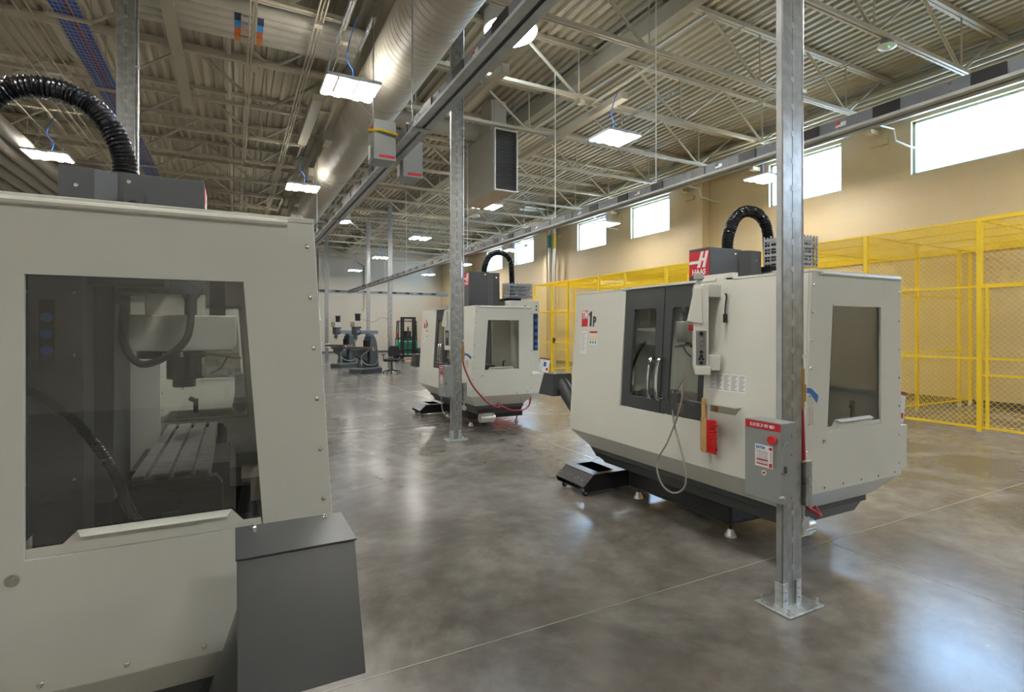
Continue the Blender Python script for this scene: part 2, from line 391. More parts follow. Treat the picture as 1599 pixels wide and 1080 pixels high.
# left large pipes along the hall
for i, X in enumerate((-3.95, -4.3, -4.65, -5.05, -5.5)):
    t = MB().cyl((X, 8, 5.45), (X, 33, 5.45), .15, 18)
    tag(t.build('overhead_pipe', m_duct), 'large round cream pipe running along the hall at far left, %s from the right' % ordinal(i), 'pipe', 'cream pipes behind the far left light')
# cable tray
ct = thing('cable_tray', 'wire mesh cable tray full of blue data cables at upper left', 'cable tray', (-1.95, 0, 5.72))
tb = MB()
for k in range(7): tb.cyl((-.165 + k * .055, 3, 0), (-.165 + k * .055, 33, 0), .003, 4)
for s_ in (-1, 1):
    for z in (.05, .1): tb.cyl((s_ * .17, 3, z), (s_ * .17, 33, z), .003, 4)
for k in range(280):
    Y = 3 + k * .105; tb.box(-.17, .17, Y - .0025, Y + .0025, -.006, -.001)
    for s_ in (-1, 1): tb.box(s_ * .17 - .003, s_ * .17 + .003, Y - .0025, Y + .0025, -.005, .1)
tb.build('wire_basket', m_steel_paint, ct, smooth=False)
for k in range(9):
    cpts = [(-.142 + k * .0355 + random.uniform(-.008, .008), 3 + j * 1.0, .02 + random.uniform(0, .012)) for j in range(31)]
    MB().tube(cpts, .0185, 6).build('data_cable', mat('red_cable', (.35, .02, .02), .5) if k == 5 else m_bluecable, ct)
for k in range(12): MB().box(-.24, .24, 4.2 + k * 2.4, 4.24 + k * 2.4, -.045, -.007).cyl((-.22, 4.22 + k * 2.4, -.03), (-.22, 4.22 + k * 2.4, 1.5), .005, 5).cyl((.22, 4.22 + k * 2.4, -.03), (.22, 4.22 + k * 2.4, 1.5), .005, 5).build('trapeze_hanger', m_steel_paint, ct)

# conduits and pipes parallel to the hall
cond = [(1.06, 6.08), (1.11, 6.08), (1.16, 6.08), (.2, 6.1), (.25, 6.1), (-2.6, 6.15), (-2.75, 6.15), (-2.95, 6.12), (-3.1, 6.12), (-3.25, 6.15), (-3.9, 6.15), (10.2, 6.55), (10.3, 6.55), (8.2, 7.05)]
for i, (X, z) in enumerate(cond):
    side = 'between the large pipes and the spiral duct' if X in (1.06, 1.11, 1.16, .2, .25) else ('beside the blue cable tray' if X < 0 else 'over the window side')
    P = [(X, 5.5, z), (X, 33, z)] 
    tag(MB().tube(P, .013, 6).build('conduit', m_steel_paint), 'thin beige conduit under the roof joists %s' % side, 'conduit', 'thin conduits %s' % side)
for i, X in enumerate((12.05, 12.3, 12.55, 12.8)):
    tag(MB().cyl((X, 1, 6.5), (X, WYF - .3, 6.5), .032, 10).build('sprinkler_pipe', m_steel_paint), 'beige pipe running above the windows, %s from the wall' % ordinal(3 - i), 'pipe', 'pipes along the window wall under the roof')
tag(MB().cyl((-.1, 6, 6.95), (-.1, 36, 6.95), .045, 10).build('sprinkler_pipe', m_steel_paint), 'beige pipe above the joist chords left of the spiral duct', 'pipe')
def strut(name, x, y0, y1, z, w, h, label): tag(MB().box(x - w, x + w, y0, y1, z, z + h).build(name, m_steel_paint, bevel=.004), label, 'support beam')
strut('support_beam', -.83, 6.2, 12.7, 6.06, .085, .12, 'wide beige support beam running away under the joists above the near enclosure')
strut('support_beam', 6.75, 8.2, 12.4, 6.05, .08, .14, 'beige beam from the unit heater to the strip light before it')
strut('support_beam', 4.2, 8.3, 10.2, 6.05, .07, .14, 'short beige beam right of the galvanised column, below the roof dome')
strut('support_beam', 1.45, 11.0, 13.8, 6.02, .1, .14, 'beige beam above the second strip light beside the spiral duct')
for i, (X, Y0, Y1, l) in enumerate(((-1.05, 6.0, 8.6, 'beside the lens of the upper left column'), (1.4, 7.0, 9.6, 'left of the smoke alarm'), (1.75, 7.6, 8.6, 'right of the smoke alarm'), (7.6, 7.7, 9.6, 'above the strip light before the unit heater'))):
    b = MB(); b.box(X - .02, X + .02, Y0, Y1, 5.98 if i < 3 else 6.17, 6.0 if i < 3 else 6.19); y = Y0
    while y < Y1: b.box(X - .021, X - .012, y, y + .05, 5.95 if i < 3 else 6.14, 6.0 if i < 3 else 6.19); b.box(X + .012, X + .021, y, y + .05, 5.95 if i < 3 else 6.14, 6.0 if i < 3 else 6.19); y += .08
    tag(b.build('slotted_channel', m_galv_dark, smooth=False), 'slotted steel channel under the roof ' + l.replace('beside the lens of the upper left column', 'beside the upper left column'), 'channel')
# light whip drops from joists (bent pipes)
tag(MB().tube(smooth_path([(1.42, 8.25, 6.16), (.62, 8.2, 6.16), (.3, 8.2, 6.14), (.27, 8.25, 5.95), (.25, 8.3, 5.55)], 4), .02, 8).build('bent_conduit', m_steel_paint), 'bent beige pipe dropping in front of the coloured pipe bands', 'conduit')
# junction boxes, smoke alarm, sensor
for (X, Y, z, l) in ((.3, 10.3, 6.08, 'on the second joist left of the duct'), (1.1, 8.3, 6.05, 'right of the coloured pipe bands'), (1.5, 8.5, 6.0, 'above the nearest strip light'), (6.2, 8.9, 6.13, 'on the joist left of the strip light before the unit heater')):
    tag(box('junction_box', m_steel_paint, X - .06, X + .06, Y - .06, Y + .06, z - .03, z + .06, bevel=.004), 'small beige junction box ' + l, 'junction box')
sm = thing('smoke_alarm', 'white round smoke alarm left of the spiral duct', 'smoke alarm', (1.18, 5.9, 5.55))
MB().box(-.05, .05, -.05, .05, 0.02, .12).build('back_box', m_steel_paint, sm)
MB().cyl((0, 0, -.03), (0, 0, .02), .05, 16).build('alarm_body', m_white, sm); MB().cyl((0, 0, -.04), (0, 0, -.03), .025, 12).cyl((0, 0, .12), (0, 0, .7), .015, 8).build('sensor_cap', m_boxgrey, sm)
wa = thing('wireless_access_point', 'white wireless access point with green light under the roof', 'access point', (9.3, 4.82, 6.1))
MB().sphere((0, 0, 0), .13, 14, (1.2, 1, .3)).build('shell', m_white, wa); MB().sphere((-.06, -.06, -.045), .008).build('status_light', mat('green_led', (0, .8, .2), .4, emit=(0, 1, .2), estr=3), wa)
box('mounting_plate', m_galv, -.1, .1, -.05, .05, .03, .12, wa)
tag(MB().cyl((8.4, 19.3, 6.0), (8.4, 19.3, 6.06), .2, 16).build('ceiling_sensor', m_white), 'small white disc under the roof beyond the unit heater', 'sensor')

# daylight domes
def dome(X, Y, r, label):
    t = thing('skylight', label, 'skylight', (X, Y, 6.95))
    MB().cyl((0, 0, .02), (0, 0, .31), r + .02, 28).build('collar', m_lamp_house, t)
    b = MB(); b.loft([[(r * c * math.cos(2 * PI * k / 28), r * c * math.sin(2 * PI * k / 28), z) for k in range(28)] for c, z in ((1, .02), (.97, -.03), (.8, -.08), (.45, -.12), (.1, -.13))]).build('lens', m_sky_tube, t)
dome(4.45, 8.6, .47, 'glowing round daylight dome beside the near busway'); dome(4.8, 27.3, .32, 'small glowing round daylight dome in the distance')
tag(MB().cyl((4.1, 21.5, 6.05), (6.2, 21.5, 6.05), .06, 10).tube(smooth_path([(6.2, 21.5, 6.05), (6.3, 21.4, 6.2), (6.6, 21, 6.5)], 4), .04, 8).build('duct_branch', m_galv), 'thin pale pipe below the distant daylight dome', 'pipe')

# ------------------------------------------------------------------ strip lights
def make_light(drop):
    lf = thing('strip_light', '', 'ceiling light')
    h = MB().box(-.38, -.36, -.34, .34, -.01, .04).box(.36, .38, -.34, .34, -.01, .04).box(-.38, .38, -.34, -.325, -.01, .04).box(-.38, .38, .325, .34, -.01, .04).box(-.06, .06, -.325, .325, -.005, .045)
    h.box(-.26, -.22, -.325, .325, .0, .035).box(.22, .26, -.325, .325, .0, .035).build('housing', m_lamp_house, lf, .003)
    for xx in (-.31, -.14, .14, .31):
        MB().box(xx - .043, xx + .043, -.32, .32, -.022, .03).build('lamp_tube', m_strip, lf); MB().box(xx - .042, xx + .042, -.325, .325, .032, .036).build('reflector', m_lamp_house, lf)
    for s_ in (-1, 1):
        MB().tube([(s_ * .3, 0, .04), (s_ * .05, 0, drop - .3), (0, s_ * .05, drop - .02)], .003, 4).build('hanging_wire', m_galv, lf)
    MB().tube(smooth_path([(0, .05, .04), (.06, .1, .3), (-.04, .05, .5), (.1, .05, drop - .04)], 5), .008, 6).build('power_cord', m_bluecable, lf)
    MB().box(-.02, .02, -1.1, 1.1, drop - .04, drop - .001).build('support_channel', m_steel_paint, lf)
    return lf
lf = make_light(.95); lf1 = make_light(1.13)
FX = [(1.50, 8.0, 'four-tube strip light glowing close left of the spiral duct'), (-3.5, 14.6, 'four-tube strip light low at far left above the near machine hood'), (1.50, 14.1, 'second four-tube strip light left of the spiral duct, just above the near enclosure'),
      (6.5, 8.2, 'four-tube strip light right of the unit heater'), (6.7, 14.5, 'strip light partly hidden behind the unit heater'), (6.64, 20.8, 'strip light beyond the left of the galvanised middle column, nearest of its trio'),
      (6.66, 27.3, 'strip light in the middle of the distant trio'), (6.65, 33.9, 'smallest strip light by the far wall'), (11.5, 8.7, 'strip light by the window behind the near column'),
      (11.5, 15.0, 'strip light in front of the paired windows'), (11.5, 22.0, 'strip light in front of the distant windows'), (11.5, 28.0, 'strip light seen low beside the galvanised middle column'), (11.5, 34.2, 'strip light in the far right corner'),
      (-3.5, 21.0, 'strip light hidden deep at far left'), (1.50, 21.4, 'third strip light along the spiral duct'), (1.50, 28.0, 'fourth strip light along the spiral duct'),
      (-3.5, 8.2, 'strip light out of view over the left'), (1.50, 1.9, 'strip light out of view above the camera'), (-3.5, 1.9, 'strip light out of view at the left of the camera'), (6.6, 1.9, 'strip light out of view above the right'),
      (11.5, 2.3, 'strip light out of view by the near window'), (1.50, -4.6, 'strip light out of view behind the camera'), (6.6, -4.6, 'strip light out of view behind the right'), (-3.5, -4.6, 'strip light out of view behind the left'), (-9, 8, 'strip light out of view at far left'), (-9, 1.9, 'strip light out of view at the left rear'), (11.5, -4.6, 'strip light out of view by the rear windows'), (-9, 15, 'strip light out of view deep at the left')]
used = set()
for i, (X, Y, l) in enumerate(FX):
    p, z = (lf1, 5.07) if X == 1.50 else (lf, 5.25)
    if p not in used: p.location = (X, Y, z); p['label'] = l; p['group'] = 'strip lights hung below the roof'; used.add(p)
    else: dup(p, (X, Y, z), 0, l, 'strip lights hung below the roof')

# ------------------------------------------------------------------ busways
def busway(name, x, z, y0, y1, label, xdir=False, length=None):
    t = thing(name, label, 'busway', (x, y0, z), 0 if not xdir else -PI / 2)
    L = (y1 - y0) if not xdir else length
    box('housing', m_busdark, -.045, .045, 0, L, -.055, .055, t)
    for s_ in (-1, 1): box('rail', m_galv_dark, s_ * .05 - .034, s_ * .05 + .034, 0, L, -.085, -.058, t)
    box('slot', m_black, -.02, .02, 0, L, -.075, -.058, t)
    k = 0; y = .5
    while y < L - .3 and k < 45:
        box('cover', m_black, -.056, .056, y, y + .22, -.052, .052, t)
        for c in (-.18, .36):
            MB().sphere((-.047, y + c, .03), .009, 6).sphere((-.047, y + c, -.03), .009, 6).sphere((.047, y + c, .03), .009, 6).build('bolt', m_brass, t)
        if k % 2 == 0:
            for s_ in (-1, 1):
                q = min(s_ * .0465, s_ * .0475); box('sticker', m_zinc, q, q + .001, y + .46, y + .56, -.02, .02, t)
                q2 = min(s_ * .0476, s_ * .0482); box('sticker', m_logo if k % 4 else m_blue, q2, q2 + .0008, y + .51, y + .56, .0, .02, t)
        k += 1; y += .72
    return t
bl = busway('busway', 1.55, 3.5, 1.0, 26.5, 'grey overhead busway on steel channels passing in front of the spiral duct')
br = busway('busway', 5.15, 3.5, 0.6, 27.7, 'long grey busway running along the hall on the window side')
bc = busway('busway', -2.5, 3.5, 27.85, 0, 'grey busway crossing the hall before the far wall', True, 13.0)
box('end_box', m_boxgrey, -.12, .12, 12.3, 13.0, -.1, .12, bc)
for q in (1.2, 6.3, 9.5): MB().cyl((0, q, .06), (0, q, 3.765), .007, 6).build('drop_rod', m_galv, bc)
for X, Y, z1 in ((5.15, 5.6, 6.2), (5.15, 8.2, 6.2), (5.15, 12.3, 6.2), (5.15, 17.6, 6.2), (1.55, 5.1, 6.2), (1.55, 6.75, 6.2), (1.55, 11.9, 6.2)):
    par = bl if X < 3 else br
    MB().cyl((0, Y - par.location.y, .06), (0, Y - par.location.y, z1 - 3.5), .007, 6).box(-.06, .06, Y - par.location.y - .02, Y - par.location.y + .02, .057, .075).build('drop_rod', m_white if X > 3 else m_galv, par)
for i, Y in enumerate((4.75, 9.3, 13.8)):     # flange clamps joining channels
    MB().box(-.1, .1, Y - 1, Y - .93, -.1, -.086).build('clamp', m_galv, bl)

def plug_box(x, y, z, label, s=1):
    t = thing('bus_plug_box', label, 'switch box', (x, y, z), 0)
    box('case', m_boxgrey, -.14 * s, .14 * s, 0, .26, -.2, .2, t, .006)
    MB().box(-.142 * s, -.14 * s, .03, .2, .1, .16).box(-.06, .1, -.002, 0, -.18, -.15).build('sticker', m_logo, t)
    MB().box(-.143, -.1405, .03, .12, -.19, -.06).build('label_plate', m_white, t)
    MB().tube([(-.16, .02, .08), (-.05, -.03, .085), (.12, -.03, .06)], .012, 6).build('yellow_lever', m_yprint, t)
    return t
plug_box(1.345, 5.35, 3.46, 'grey plug-in switch box with yellow lever on the near busway, left side', .8)
p2 = plug_box(1.755, 5.75, 3.44, 'plain grey plug-in box on the right of the near busway', .8); bpy.data.objects.remove([c for c in p2.children if c.name.startswith('yellow')][0])

# ------------------------------------------------------------------ columns
def column(x0, y0, label, top=6.2, w=.163, wd=.044, side_pipe=True, simple=False, pz=1.33, base=True):
    t = thing('strut_column', label, 'steel column', (x0, y0, 0))
    b = MB()
    for k in range(2):     # two channels back to back, with rolled lips
        a = k * w / 2; e = a + w / 2 - .0015
        b.prism([(a, 0), (e, 0), (e, wd), (a, wd)], .006, top, lambda u, v, q: (u, v, q))
    b.build('channel_pair', m_galv, t, bevel=.003)
    box('side_channel', m_galv_dark, -.004, -.0002, .006, wd - .006, .01, top, t)
    s_ = MB(); z = .22
    while z < top:
        s_.cyl((w / 2, -.0012, z), (w / 2, -.0001, z), .017 if not simple else .02, 12); z += .152
    s_.build('weld_spot', mat('weld_mark', (.46, .46, .45), .5, .8), t)
    if base:
        MB().box(-.07, .23, -.09, .13, .002, .012).build('base_plate', m_zinc, t, .002)
        for (bx, by) in ((-.045, -.065), (.205, -.065), (.205, .105), (-.045, .105)):
            MB().cyl((bx, by, .012), (bx, by, .022), .013, 6).cyl((bx, by, .022), (bx, by, .045), .006, 8).build('anchor_bolt', m_zinc, t)
        for bx in (.012, .125): MB().plate([(0, 0), (.042, 0), (.042, .13), (0, .13)], [], .007, lambda u, v, q, bx=bx: (bx + u - .02, -.0005 - q, v + .012)).sphere((bx, -.009, .05), .007, 6).sphere((bx, -.009, .1), .007, 6).build('foot_bracket', m_zinc, t)
        for yy in (-.009, wd): MB().box(-.012, -.0045, .0, wd, .012, .14).build('side_bracket', m_zinc, t); break
    if side_pipe:
        p = MB().cyl((w + .022, .02, pz), (w + .022, .02, top), .0135, 10).build('air_pipe', m_galv, t)
        for z in (1.39, 2.9, 4.4):
            if z > pz: MB().box(w + .0005, w + .04, -.004, .044, z, z + .02).build('pipe_clamp', m_zinc, t)
    return t
c1 = column(2.70, 1.93, 'nearest galvanised strut column standing before the white machine with door windows')
c2 = column(2.70, 7.03, 'galvanised strut column in front of the middle distance machine', simple=True)
c3 = column(-1.12, 7.03, 'galvanised strut column rising behind the near machine hood at upper left', simple=True)
column(5.08, 19.75, 'pale galvanised column behind the swivel chair', simple=True, side_pipe=False)
column(5.08, 23.4, 'galvanised column behind the two knee mills', simple=True, side_pipe=False)
column(3.65, 25.4, 'distant galvanised column just past the edge of the near enclosure', simple=True, side_pipe=False)

def disconnect(x, y, z, label, text, near):
    """switch box facing -X hung on the column"""
    t = thing('disconnect_switch', label, 'switch box', (x, y, z))
    w, d, h = .22, .125, .43      # y width, x depth, height
    box('case', m_boxgrey, -d, 0, 0, w, -h, 0, t, .004)
    box('cover', m_boxgrey, -d - .006, -d, -.002, w + .002, -h + .004, .002, t, .002)
    F = lambda yy, zz, dx=.0: frame((-d - .0075 - dx, yy, zz), (0, -1, 0), (0, 0, 1))
    box('red_label', m_logo, -d - .0072, -d - .0062, .0, w - .002, -.045, -.004, t)
    MB().text(text, .028, F(w / 2, -.026), bold=.0005, sx_=.60).build('lettering', m_white, t)
    MB().cyl((-d - .006, .035, -.09), (-d - .022, .035, -.09), .014, 16).cyl((-d - .022, .035, -.09), (-d - .04, .035, -.09), .024, 20).build('push_button', m_red, t, .003)
    box('rating_plate', m_white, -d - .0074, -d - .0064, .045, .155, -.25, -.13, t)
    MB().text('EATON', .019, F(.12, -.146), bold=.001, sx_=.85).build('maker_lettering', m_blue, t)
    tx = MB()
    for k in range(9): tx.box(-d - .0079, -d - .0075, .075, .148 - .006 * (k % 3), -.167 - k * .0085, -.164 - k * .0085)
    tx.build('fine_print', mat('grey_print', (.3, .3, .3), .5), t)
    rb = MB().box(-d - .0081, -d - .0077, .075, .145, -.214, -.207).box(-d - .0081, -d - .0077, .075, .145, -.238, -.231)
    rb.box(-d - .0079, -d - .0075, .05, .068, -.245, -.223).box(-d - .0079, -d - .0075, .05, .068, -.152, -.138)
    rb.tube([(-d - .0075, .059, -.215), (-d - .0075, .059, -.162)], .0018, 4).build('red_print', m_logo, t)
    MB().cyl((-d - .0064, .1, -.28), (-d - .0074, .1, -.28), .015, 16).build('flag_sticker', m_white, t)
    MB().box(-d - .0082, -d - .0078, .092, .108, -.286, -.274).build('flag_print', m_logo, t)
    MB().plate([(-.004, -.26), (.03, -.275), (.07, -.24), (.075, -.16), (.05, -.10), (.02, -.10), (-.004, -.14)], [], .006, lambda u, v, q: (-d + u, -.0085 + q, v)).build('handle_plate', m_boxgrey, t, .002)
    MB().cyl((-d + .075, -.008, -.165), (-d + .075, -.014, -.165), .009, 10).build('lock_cylinder', m_brass, t); MB().box(-d + .012, -d + .022, -.018, -.003, -.26, -.225).build('lock_hasp', m_dgrey, t)
    for zz in (-.07, -.4): MB().cyl((-d + .095, -.0005, zz), (-d + .095, -.0025, zz), .016, 18).cyl((-d + .095, -.0025, zz), (-d + .095, -.0035, zz), .01, 16).build('knockout', m_boxgrey, t)
    MB().cyl((-d + .005, -.002, -.39), (-d + .005, -.016, -.39), .009, 8).sphere((-d - .012, -.005, -.39), .009, 8).build('latch_screw', m_zinc, t)
    return t
d1 = disconnect(2.692, 1.845, 1.053, 'grey disconnect switch box with red button on the nearest column', 'B-10 DIS 3P 4W 480V', True)
d2 = disconnect(2.692, 6.945, 1.053, 'grey disconnect switch box with red button on the middle column', 'B-9 DIS 3P 4W 480V', False)

def valve_drop(x, y, label, hose_pts, lab2):
    t = thing('ball_valve', label, 'valve', (x, y, -.12))
    MB().cyl((0, 0, 1.36), (0, 0, 1.449), .02, 8).cyl((0, 0, 1.26), (0, 0, 1.36), .026, 10).cyl((0, 0, 1.22), (0, 0, 1.26), .018, 10).build('valve_body', m_brass, t)
    MB().plate([(0, 0), (.035, -.005), (.10, -.05), (.09, -.09), (.03, -.035), (0, -.03)], [], .006, lambda u, v, w: (.018 + u, -.028 + w, 1.34 + v)).build('valve_handle', mat('valve_blue', (0.03, .15, .5), .4), t)
    MB().plate([(-.02, 0), (.02, 0), (.02, -.11), (-.02, -.11)], [], .002, lambda u, v, w: (.05 + u, -.03 + w, 1.235 + v)).tube([(.02, -.03, 1.26), (.05, -.03, 1.235)], .0012, 4).build('paper_tag', m_wallx, t)
    h = MB().tube(smooth_path(hose_pts, 6), .0125, 10).build('air_hose', m_redhose); tag(h, lab2, 'hose')
valve_drop(2.885, 1.95, 'brass ball valve with blue handle below the pipe of the nearest column', [(2.885, 1.95, 1.11), (2.888, 1.945, 1.0), (2.9, 1.945, .8), (2.92, 1.95, .56), (2.97, 1.92, .50), (3.03, 1.93, .47), (3.06, 1.98, .50)], 'red air hose hanging from the valve on the nearest column')
valve_drop(2.885, 7.05, 'brass ball valve with blue handle on the middle column', [(2.885, 7.05, 1.11), (2.9, 7.02, 1.0), (3.0, 6.95, .75), (3.2, 6.9, .52), (3.38, 6.95, .43), (3.5, 7.15, .42), (3.55, 7.3, .44)], 'red air hose drooping from the middle column to the distant machine')
for (x, y, l) in ((2.878, 1.93, 'nearest column'), (2.878, 7.03, 'middle column')):
    t = thing('outlet_box', 'pair of small galvanised outlet boxes at the foot of the air hose, %s' % l, 'outlet box', (x, y, .6))
    for k in range(2): box('metal_box', m_galv, -.006, .05, -.02, .05, -.05 + k * .125, .07 + k * .125, t, .003)
    MB().box(-.01, .055, -.025, .0, .2, .206).build('lid', m_wallx, t)
    for k in range(4): MB().cyl((.022, -.021, -.02 + k * .06), (.022, -.023, -.02 + k * .06), .012, 12).build('knockout', m_galv_dark, t)
    MB().cyl((.02, .02, -.13), (.02, .02, -.05), .012, 8).cyl((.02, .0, -.16), (.02, .05, -.16), .035, 12).build('connector', m_castal, t)

# ------------------------------------------------------------------ machining centres
LEN = 2.45
def fx(z): return -.07 + .07 * max(0, (z - .75)) / 1.145
def hand(o):  # tiny helper for nothing else than keeping calls short
    return o
SCR = {}
def screws(par, pts, rad, m=None, name='screw'):
    m = m or m_chrome; k = (rad, m.name)
    for p in pts:
        if k not in SCR: o = MB().sphere((0, 0, 0), rad, 8, (1, .5, 1)).build(name, m); SCR[k] = o.data
        else: o = bpy.data.objects.new(name, SCR[k]); COL.objects.link(o)
        o.location = p; o.parent = par
def make_machine(loc, rz, label, hood_top=2.22, full=True):
    t = thing('milling_machine', label, 'milling machine', loc, rz, 'four enclosed milling machines')
    L = LEN
    # front sheet
    fp = lambda u, v, w: (fx(v) + w, u, v)
    MB().plate([(.0155, .75), (L - .0155, .75), (L - .0155, 1.894), (1.69, 1.894), (1.70, .895), (.78, .895), (.78, 1.894), (.0155, 1.894)], [], .02, fp).build('front_panel', m_paint, t, .003)
    # lower skirt: straight band then bevel, on all four sides
    def ring(z, x0, x1, y0, y1): return [(x0, y0, z), (x1, y0, z), (x1, y1, z), (x0, y1, z)]
    MB().loft([ring(.75, -.07, .956, .0155, L - .0155), ring(.577, -.075, .956, .0155, L - .0155), ring(.575, -.075, .96, 0, L), ring(.41, .07, .9, .17, L - .17), ring(.41, .10, .88, .2, L - .2), ring(.57, -.045, .93, .03, L - .03), ring(.75, -.045, .93, .03, L - .03)], caps=False).build('lower_skirt', m_paint, t, .004)
    MB().loft([ring(.41, .09, .9, .19, L - .19), ring(.36, .09, .9, .19, L - .19), ring(.35, .13, .9, .22, L - .22), ring(.27, .15, .88, .26, L - .26)]).build('drip_pan', m_dgrey, t, .004)
    MB().box(.12, .9, .3, L - .3, .41, .46).build('pan_floor', m_black, t)
    # end panels
    hole = [(.206, 1.706), (.722, 1.706), (.722, .94), (.15, .94)]
    for side, y, sg in (('right', 0, 1), ('left', L, -1)):
        fe = lambda u, v, w, y=y, sg=sg: (u, y + sg * w, v)
        e = MB().plate([(0, 1.895), (.96, 1.895), (.96, .576), (-.075, .576), (-.07, .75)], [hole], .014, fe).build('end_panel', m_paint, t, .002)
        MB().plate([(.19, 1.72), (.74, 1.72), (.74, .925), (.135, .925)], [], .004, lambda u, v, w, y=y, sg=sg: (u, y + sg * (.016 + w), v)).build('side_window', m_poly, e)
        st = MB().plate([(.152, .941), (.7215, .941), (.7215, .967), (.645, .967), (.612, 1.0), (.238, 1.0), (.205, .962), (.156, .962)], [], .003, lambda u, v, w, y=y, sg=sg: (u, y + sg * (.008 + w), v))
        st.plate([(.238, 0), (.612, 0), (.6, .03), (.25, .03)], [], .002, lambda u, v, w, y=y, sg=sg: (u, y + sg * (.008 - v), .998 - v * .35 + w)).build('sill_lip', m_paint, e)
        MB().plate([(.20, 1.712), (.73, 1.712), (.722, 1.698), (.206, 1.698)], [], .012, lambda u, v, w, y=y, sg=sg: (u, y - sg * .003 + sg * w, v)).build('top_trim', m_paint, e)
        screws(e, [(fx(1.82 - k * .165) + .025, y, 1.82 - k * .165) for k in range(8)] + [(.935, y, 1.8 - k * .19) for k in range(7)] + [(.12 + k * .19, y, .602) for k in range(5)], .0085)
        xl, zl = (.11, .88) if side == 'right' else (.745, .895); MB().cyl((xl, y, zl), (xl, y - sg * .008, zl), .016, 14).cyl((xl, y - sg * .008, zl), (xl, y - sg * .014, zl), .009, 10).build('button_lock', m_chrome, e)
        if side == 'right': MB().box(.45, .48, .028, .04, .985, 1.08).cyl((.465, .04, 1.06), (.50, .055, 1.085), .016, 10).build('window_latch', m_black, e)
        # top rolled rim
        MB().tube([(.08, y - sg * .008, 1.89), (.93, y - sg * .008, 1.89)], .011, 8).build('rolled_rim', m_paint, e)
        MB().plate([(.15, -.012), (.4, -.012), (.42, .0), (.42, .05), (.15, .05)], [], .002, lambda u, v, w: (u, y + sg * .4 + v, .5)) if False else None
    # roof sheets
    MB().plate([(0, 0), (.96, 0), (.96, 1.0), (.62, 1.0), (.62, .62), (0, .62)], [], .016, lambda u, v, w: (u, v, 1.896 + w)).build('roof_sheet', m_paint, t, .002)
    MB().plate([(0, 1.85), (.62, 1.85), (.62, 1.42), (.96, 1.42), (.96, L), (0, L)], [], .016, lambda u, v, w: (u, v, 1.896 + w)).build('roof_sheet', m_paint, t, .002)
    # rear sheets
    for ya, yb in ((.02, .75), (1.7, L - .02)): box('rear_sheet', m_paint, .942, .958, ya, yb, .58, 1.89, t)
    # doors
    for k, (ya, yb) in enumerate(((.785, 1.21), (1.218, 1.688))):
        hl = [(ya + .075, .997 + .02), (ya + .095, .997), (yb - .125, .997), (yb - .105, 1.017), (yb - .11, 1.705), (yb - .13, 1.725), (ya + .105, 1.725), (ya + .085, 1.705)] if k else [(ya + .055, 1.017), (ya + .075, .997), (yb - .095, .997), (yb - .075, 1.017), (yb - .085, 1.705), (yb - .105, 1.725), (ya + .075, 1.725), (ya + .055, 1.705)]
        dr = MB().plate([(ya, .9), (yb, .9), (yb, 1.893), (ya, 1.893)], [hl], .022, lambda u, v, w: (fx(v) + .006 + w, u, v)).build('door', m_dgrey, t, .003)
        MB().plate([(ya + .04, .985), (yb - .07, .985), (yb - .08, 1.735), (ya + .04, 1.735)], [], .004, lambda u, v, w: (fx(v) + .031 + w, u, v)).build('door_window', m_poly, dr)
        hy = 1.175 if k == 0 else 1.265
        pts = [(fx(1.02) + .006, hy, 1.02), (fx(1.02) - .05, hy, 1.015), (fx(1.05) - .075, hy, 1.05), (fx(1.2) - .085, hy, 1.17), (fx(1.3) - .075, hy, 1.29), (fx(1.32) - .05, hy, 1.325), (fx(1.32) + .006, hy, 1.32)]
        MB().tube(smooth_path(pts, 4), .0135, 10).build('handle', m_chrome, dr)
    box('door_rail', m_paint, -.012, .05, .7, 1.75, 1.897, 1.915, t, .003)
    # logos and stickers on the front
    F = lambda yy, zz, s=.0016: frame((fx(zz) - s, yy, zz), (0, -1, 0), (fx(zz + .1) - fx(zz), 0, .1))
    def patch(name, m, yc, zc, w, h, s=.001, par=t): return MB().plate([(-w / 2, -h / 2), (w / 2, -h / 2), (w / 2, h / 2), (-w / 2, h / 2)], [], .0006, lambda u, v, q: tuple(F(yc, zc, s) @ Vector((u, v, q)))).build(name, m, par)
    lg = patch('model_badge', m_logo, L - .17, 1.66, .10, .155)
    MB().text('TM', .10, F(L - .168, 1.69, .002), bold=.004, sx_=.66).build('lettering', m_white, lg)
    MB().plate([(-.012, -.072), (.018, -.072), (.018, .072), (-.004, .072), (-.03, .048), (-.03, .026), (-.012, .034)], [], .0006, lambda u, v, q: tuple(F(L - .265, 1.655, .001) @ Vector((u, v, q)))).text('P', .125, F(L - .325, 1.625, .001), bold=.007, sx_=.75).build('lettering', m_blackprint, t)
    pl = patch('notice_sheet', m_white, L - .17, 1.43, .095, .22)
    tx = MB()
    for k in range(12): tx.plate([(-.038, 0), (.03 - .012 * (k % 3), 0), (.03 - .012 * (k % 3), .004), (-.038, .004)], [], .0004, lambda u, v, q, k=k: tuple(F(L - .17, 1.515 - k * .015, .0018) @ Vector((u, v, q))))
    tx.build('fine_print', mat('grey_print', (.3, .3, .3), .5), pl)
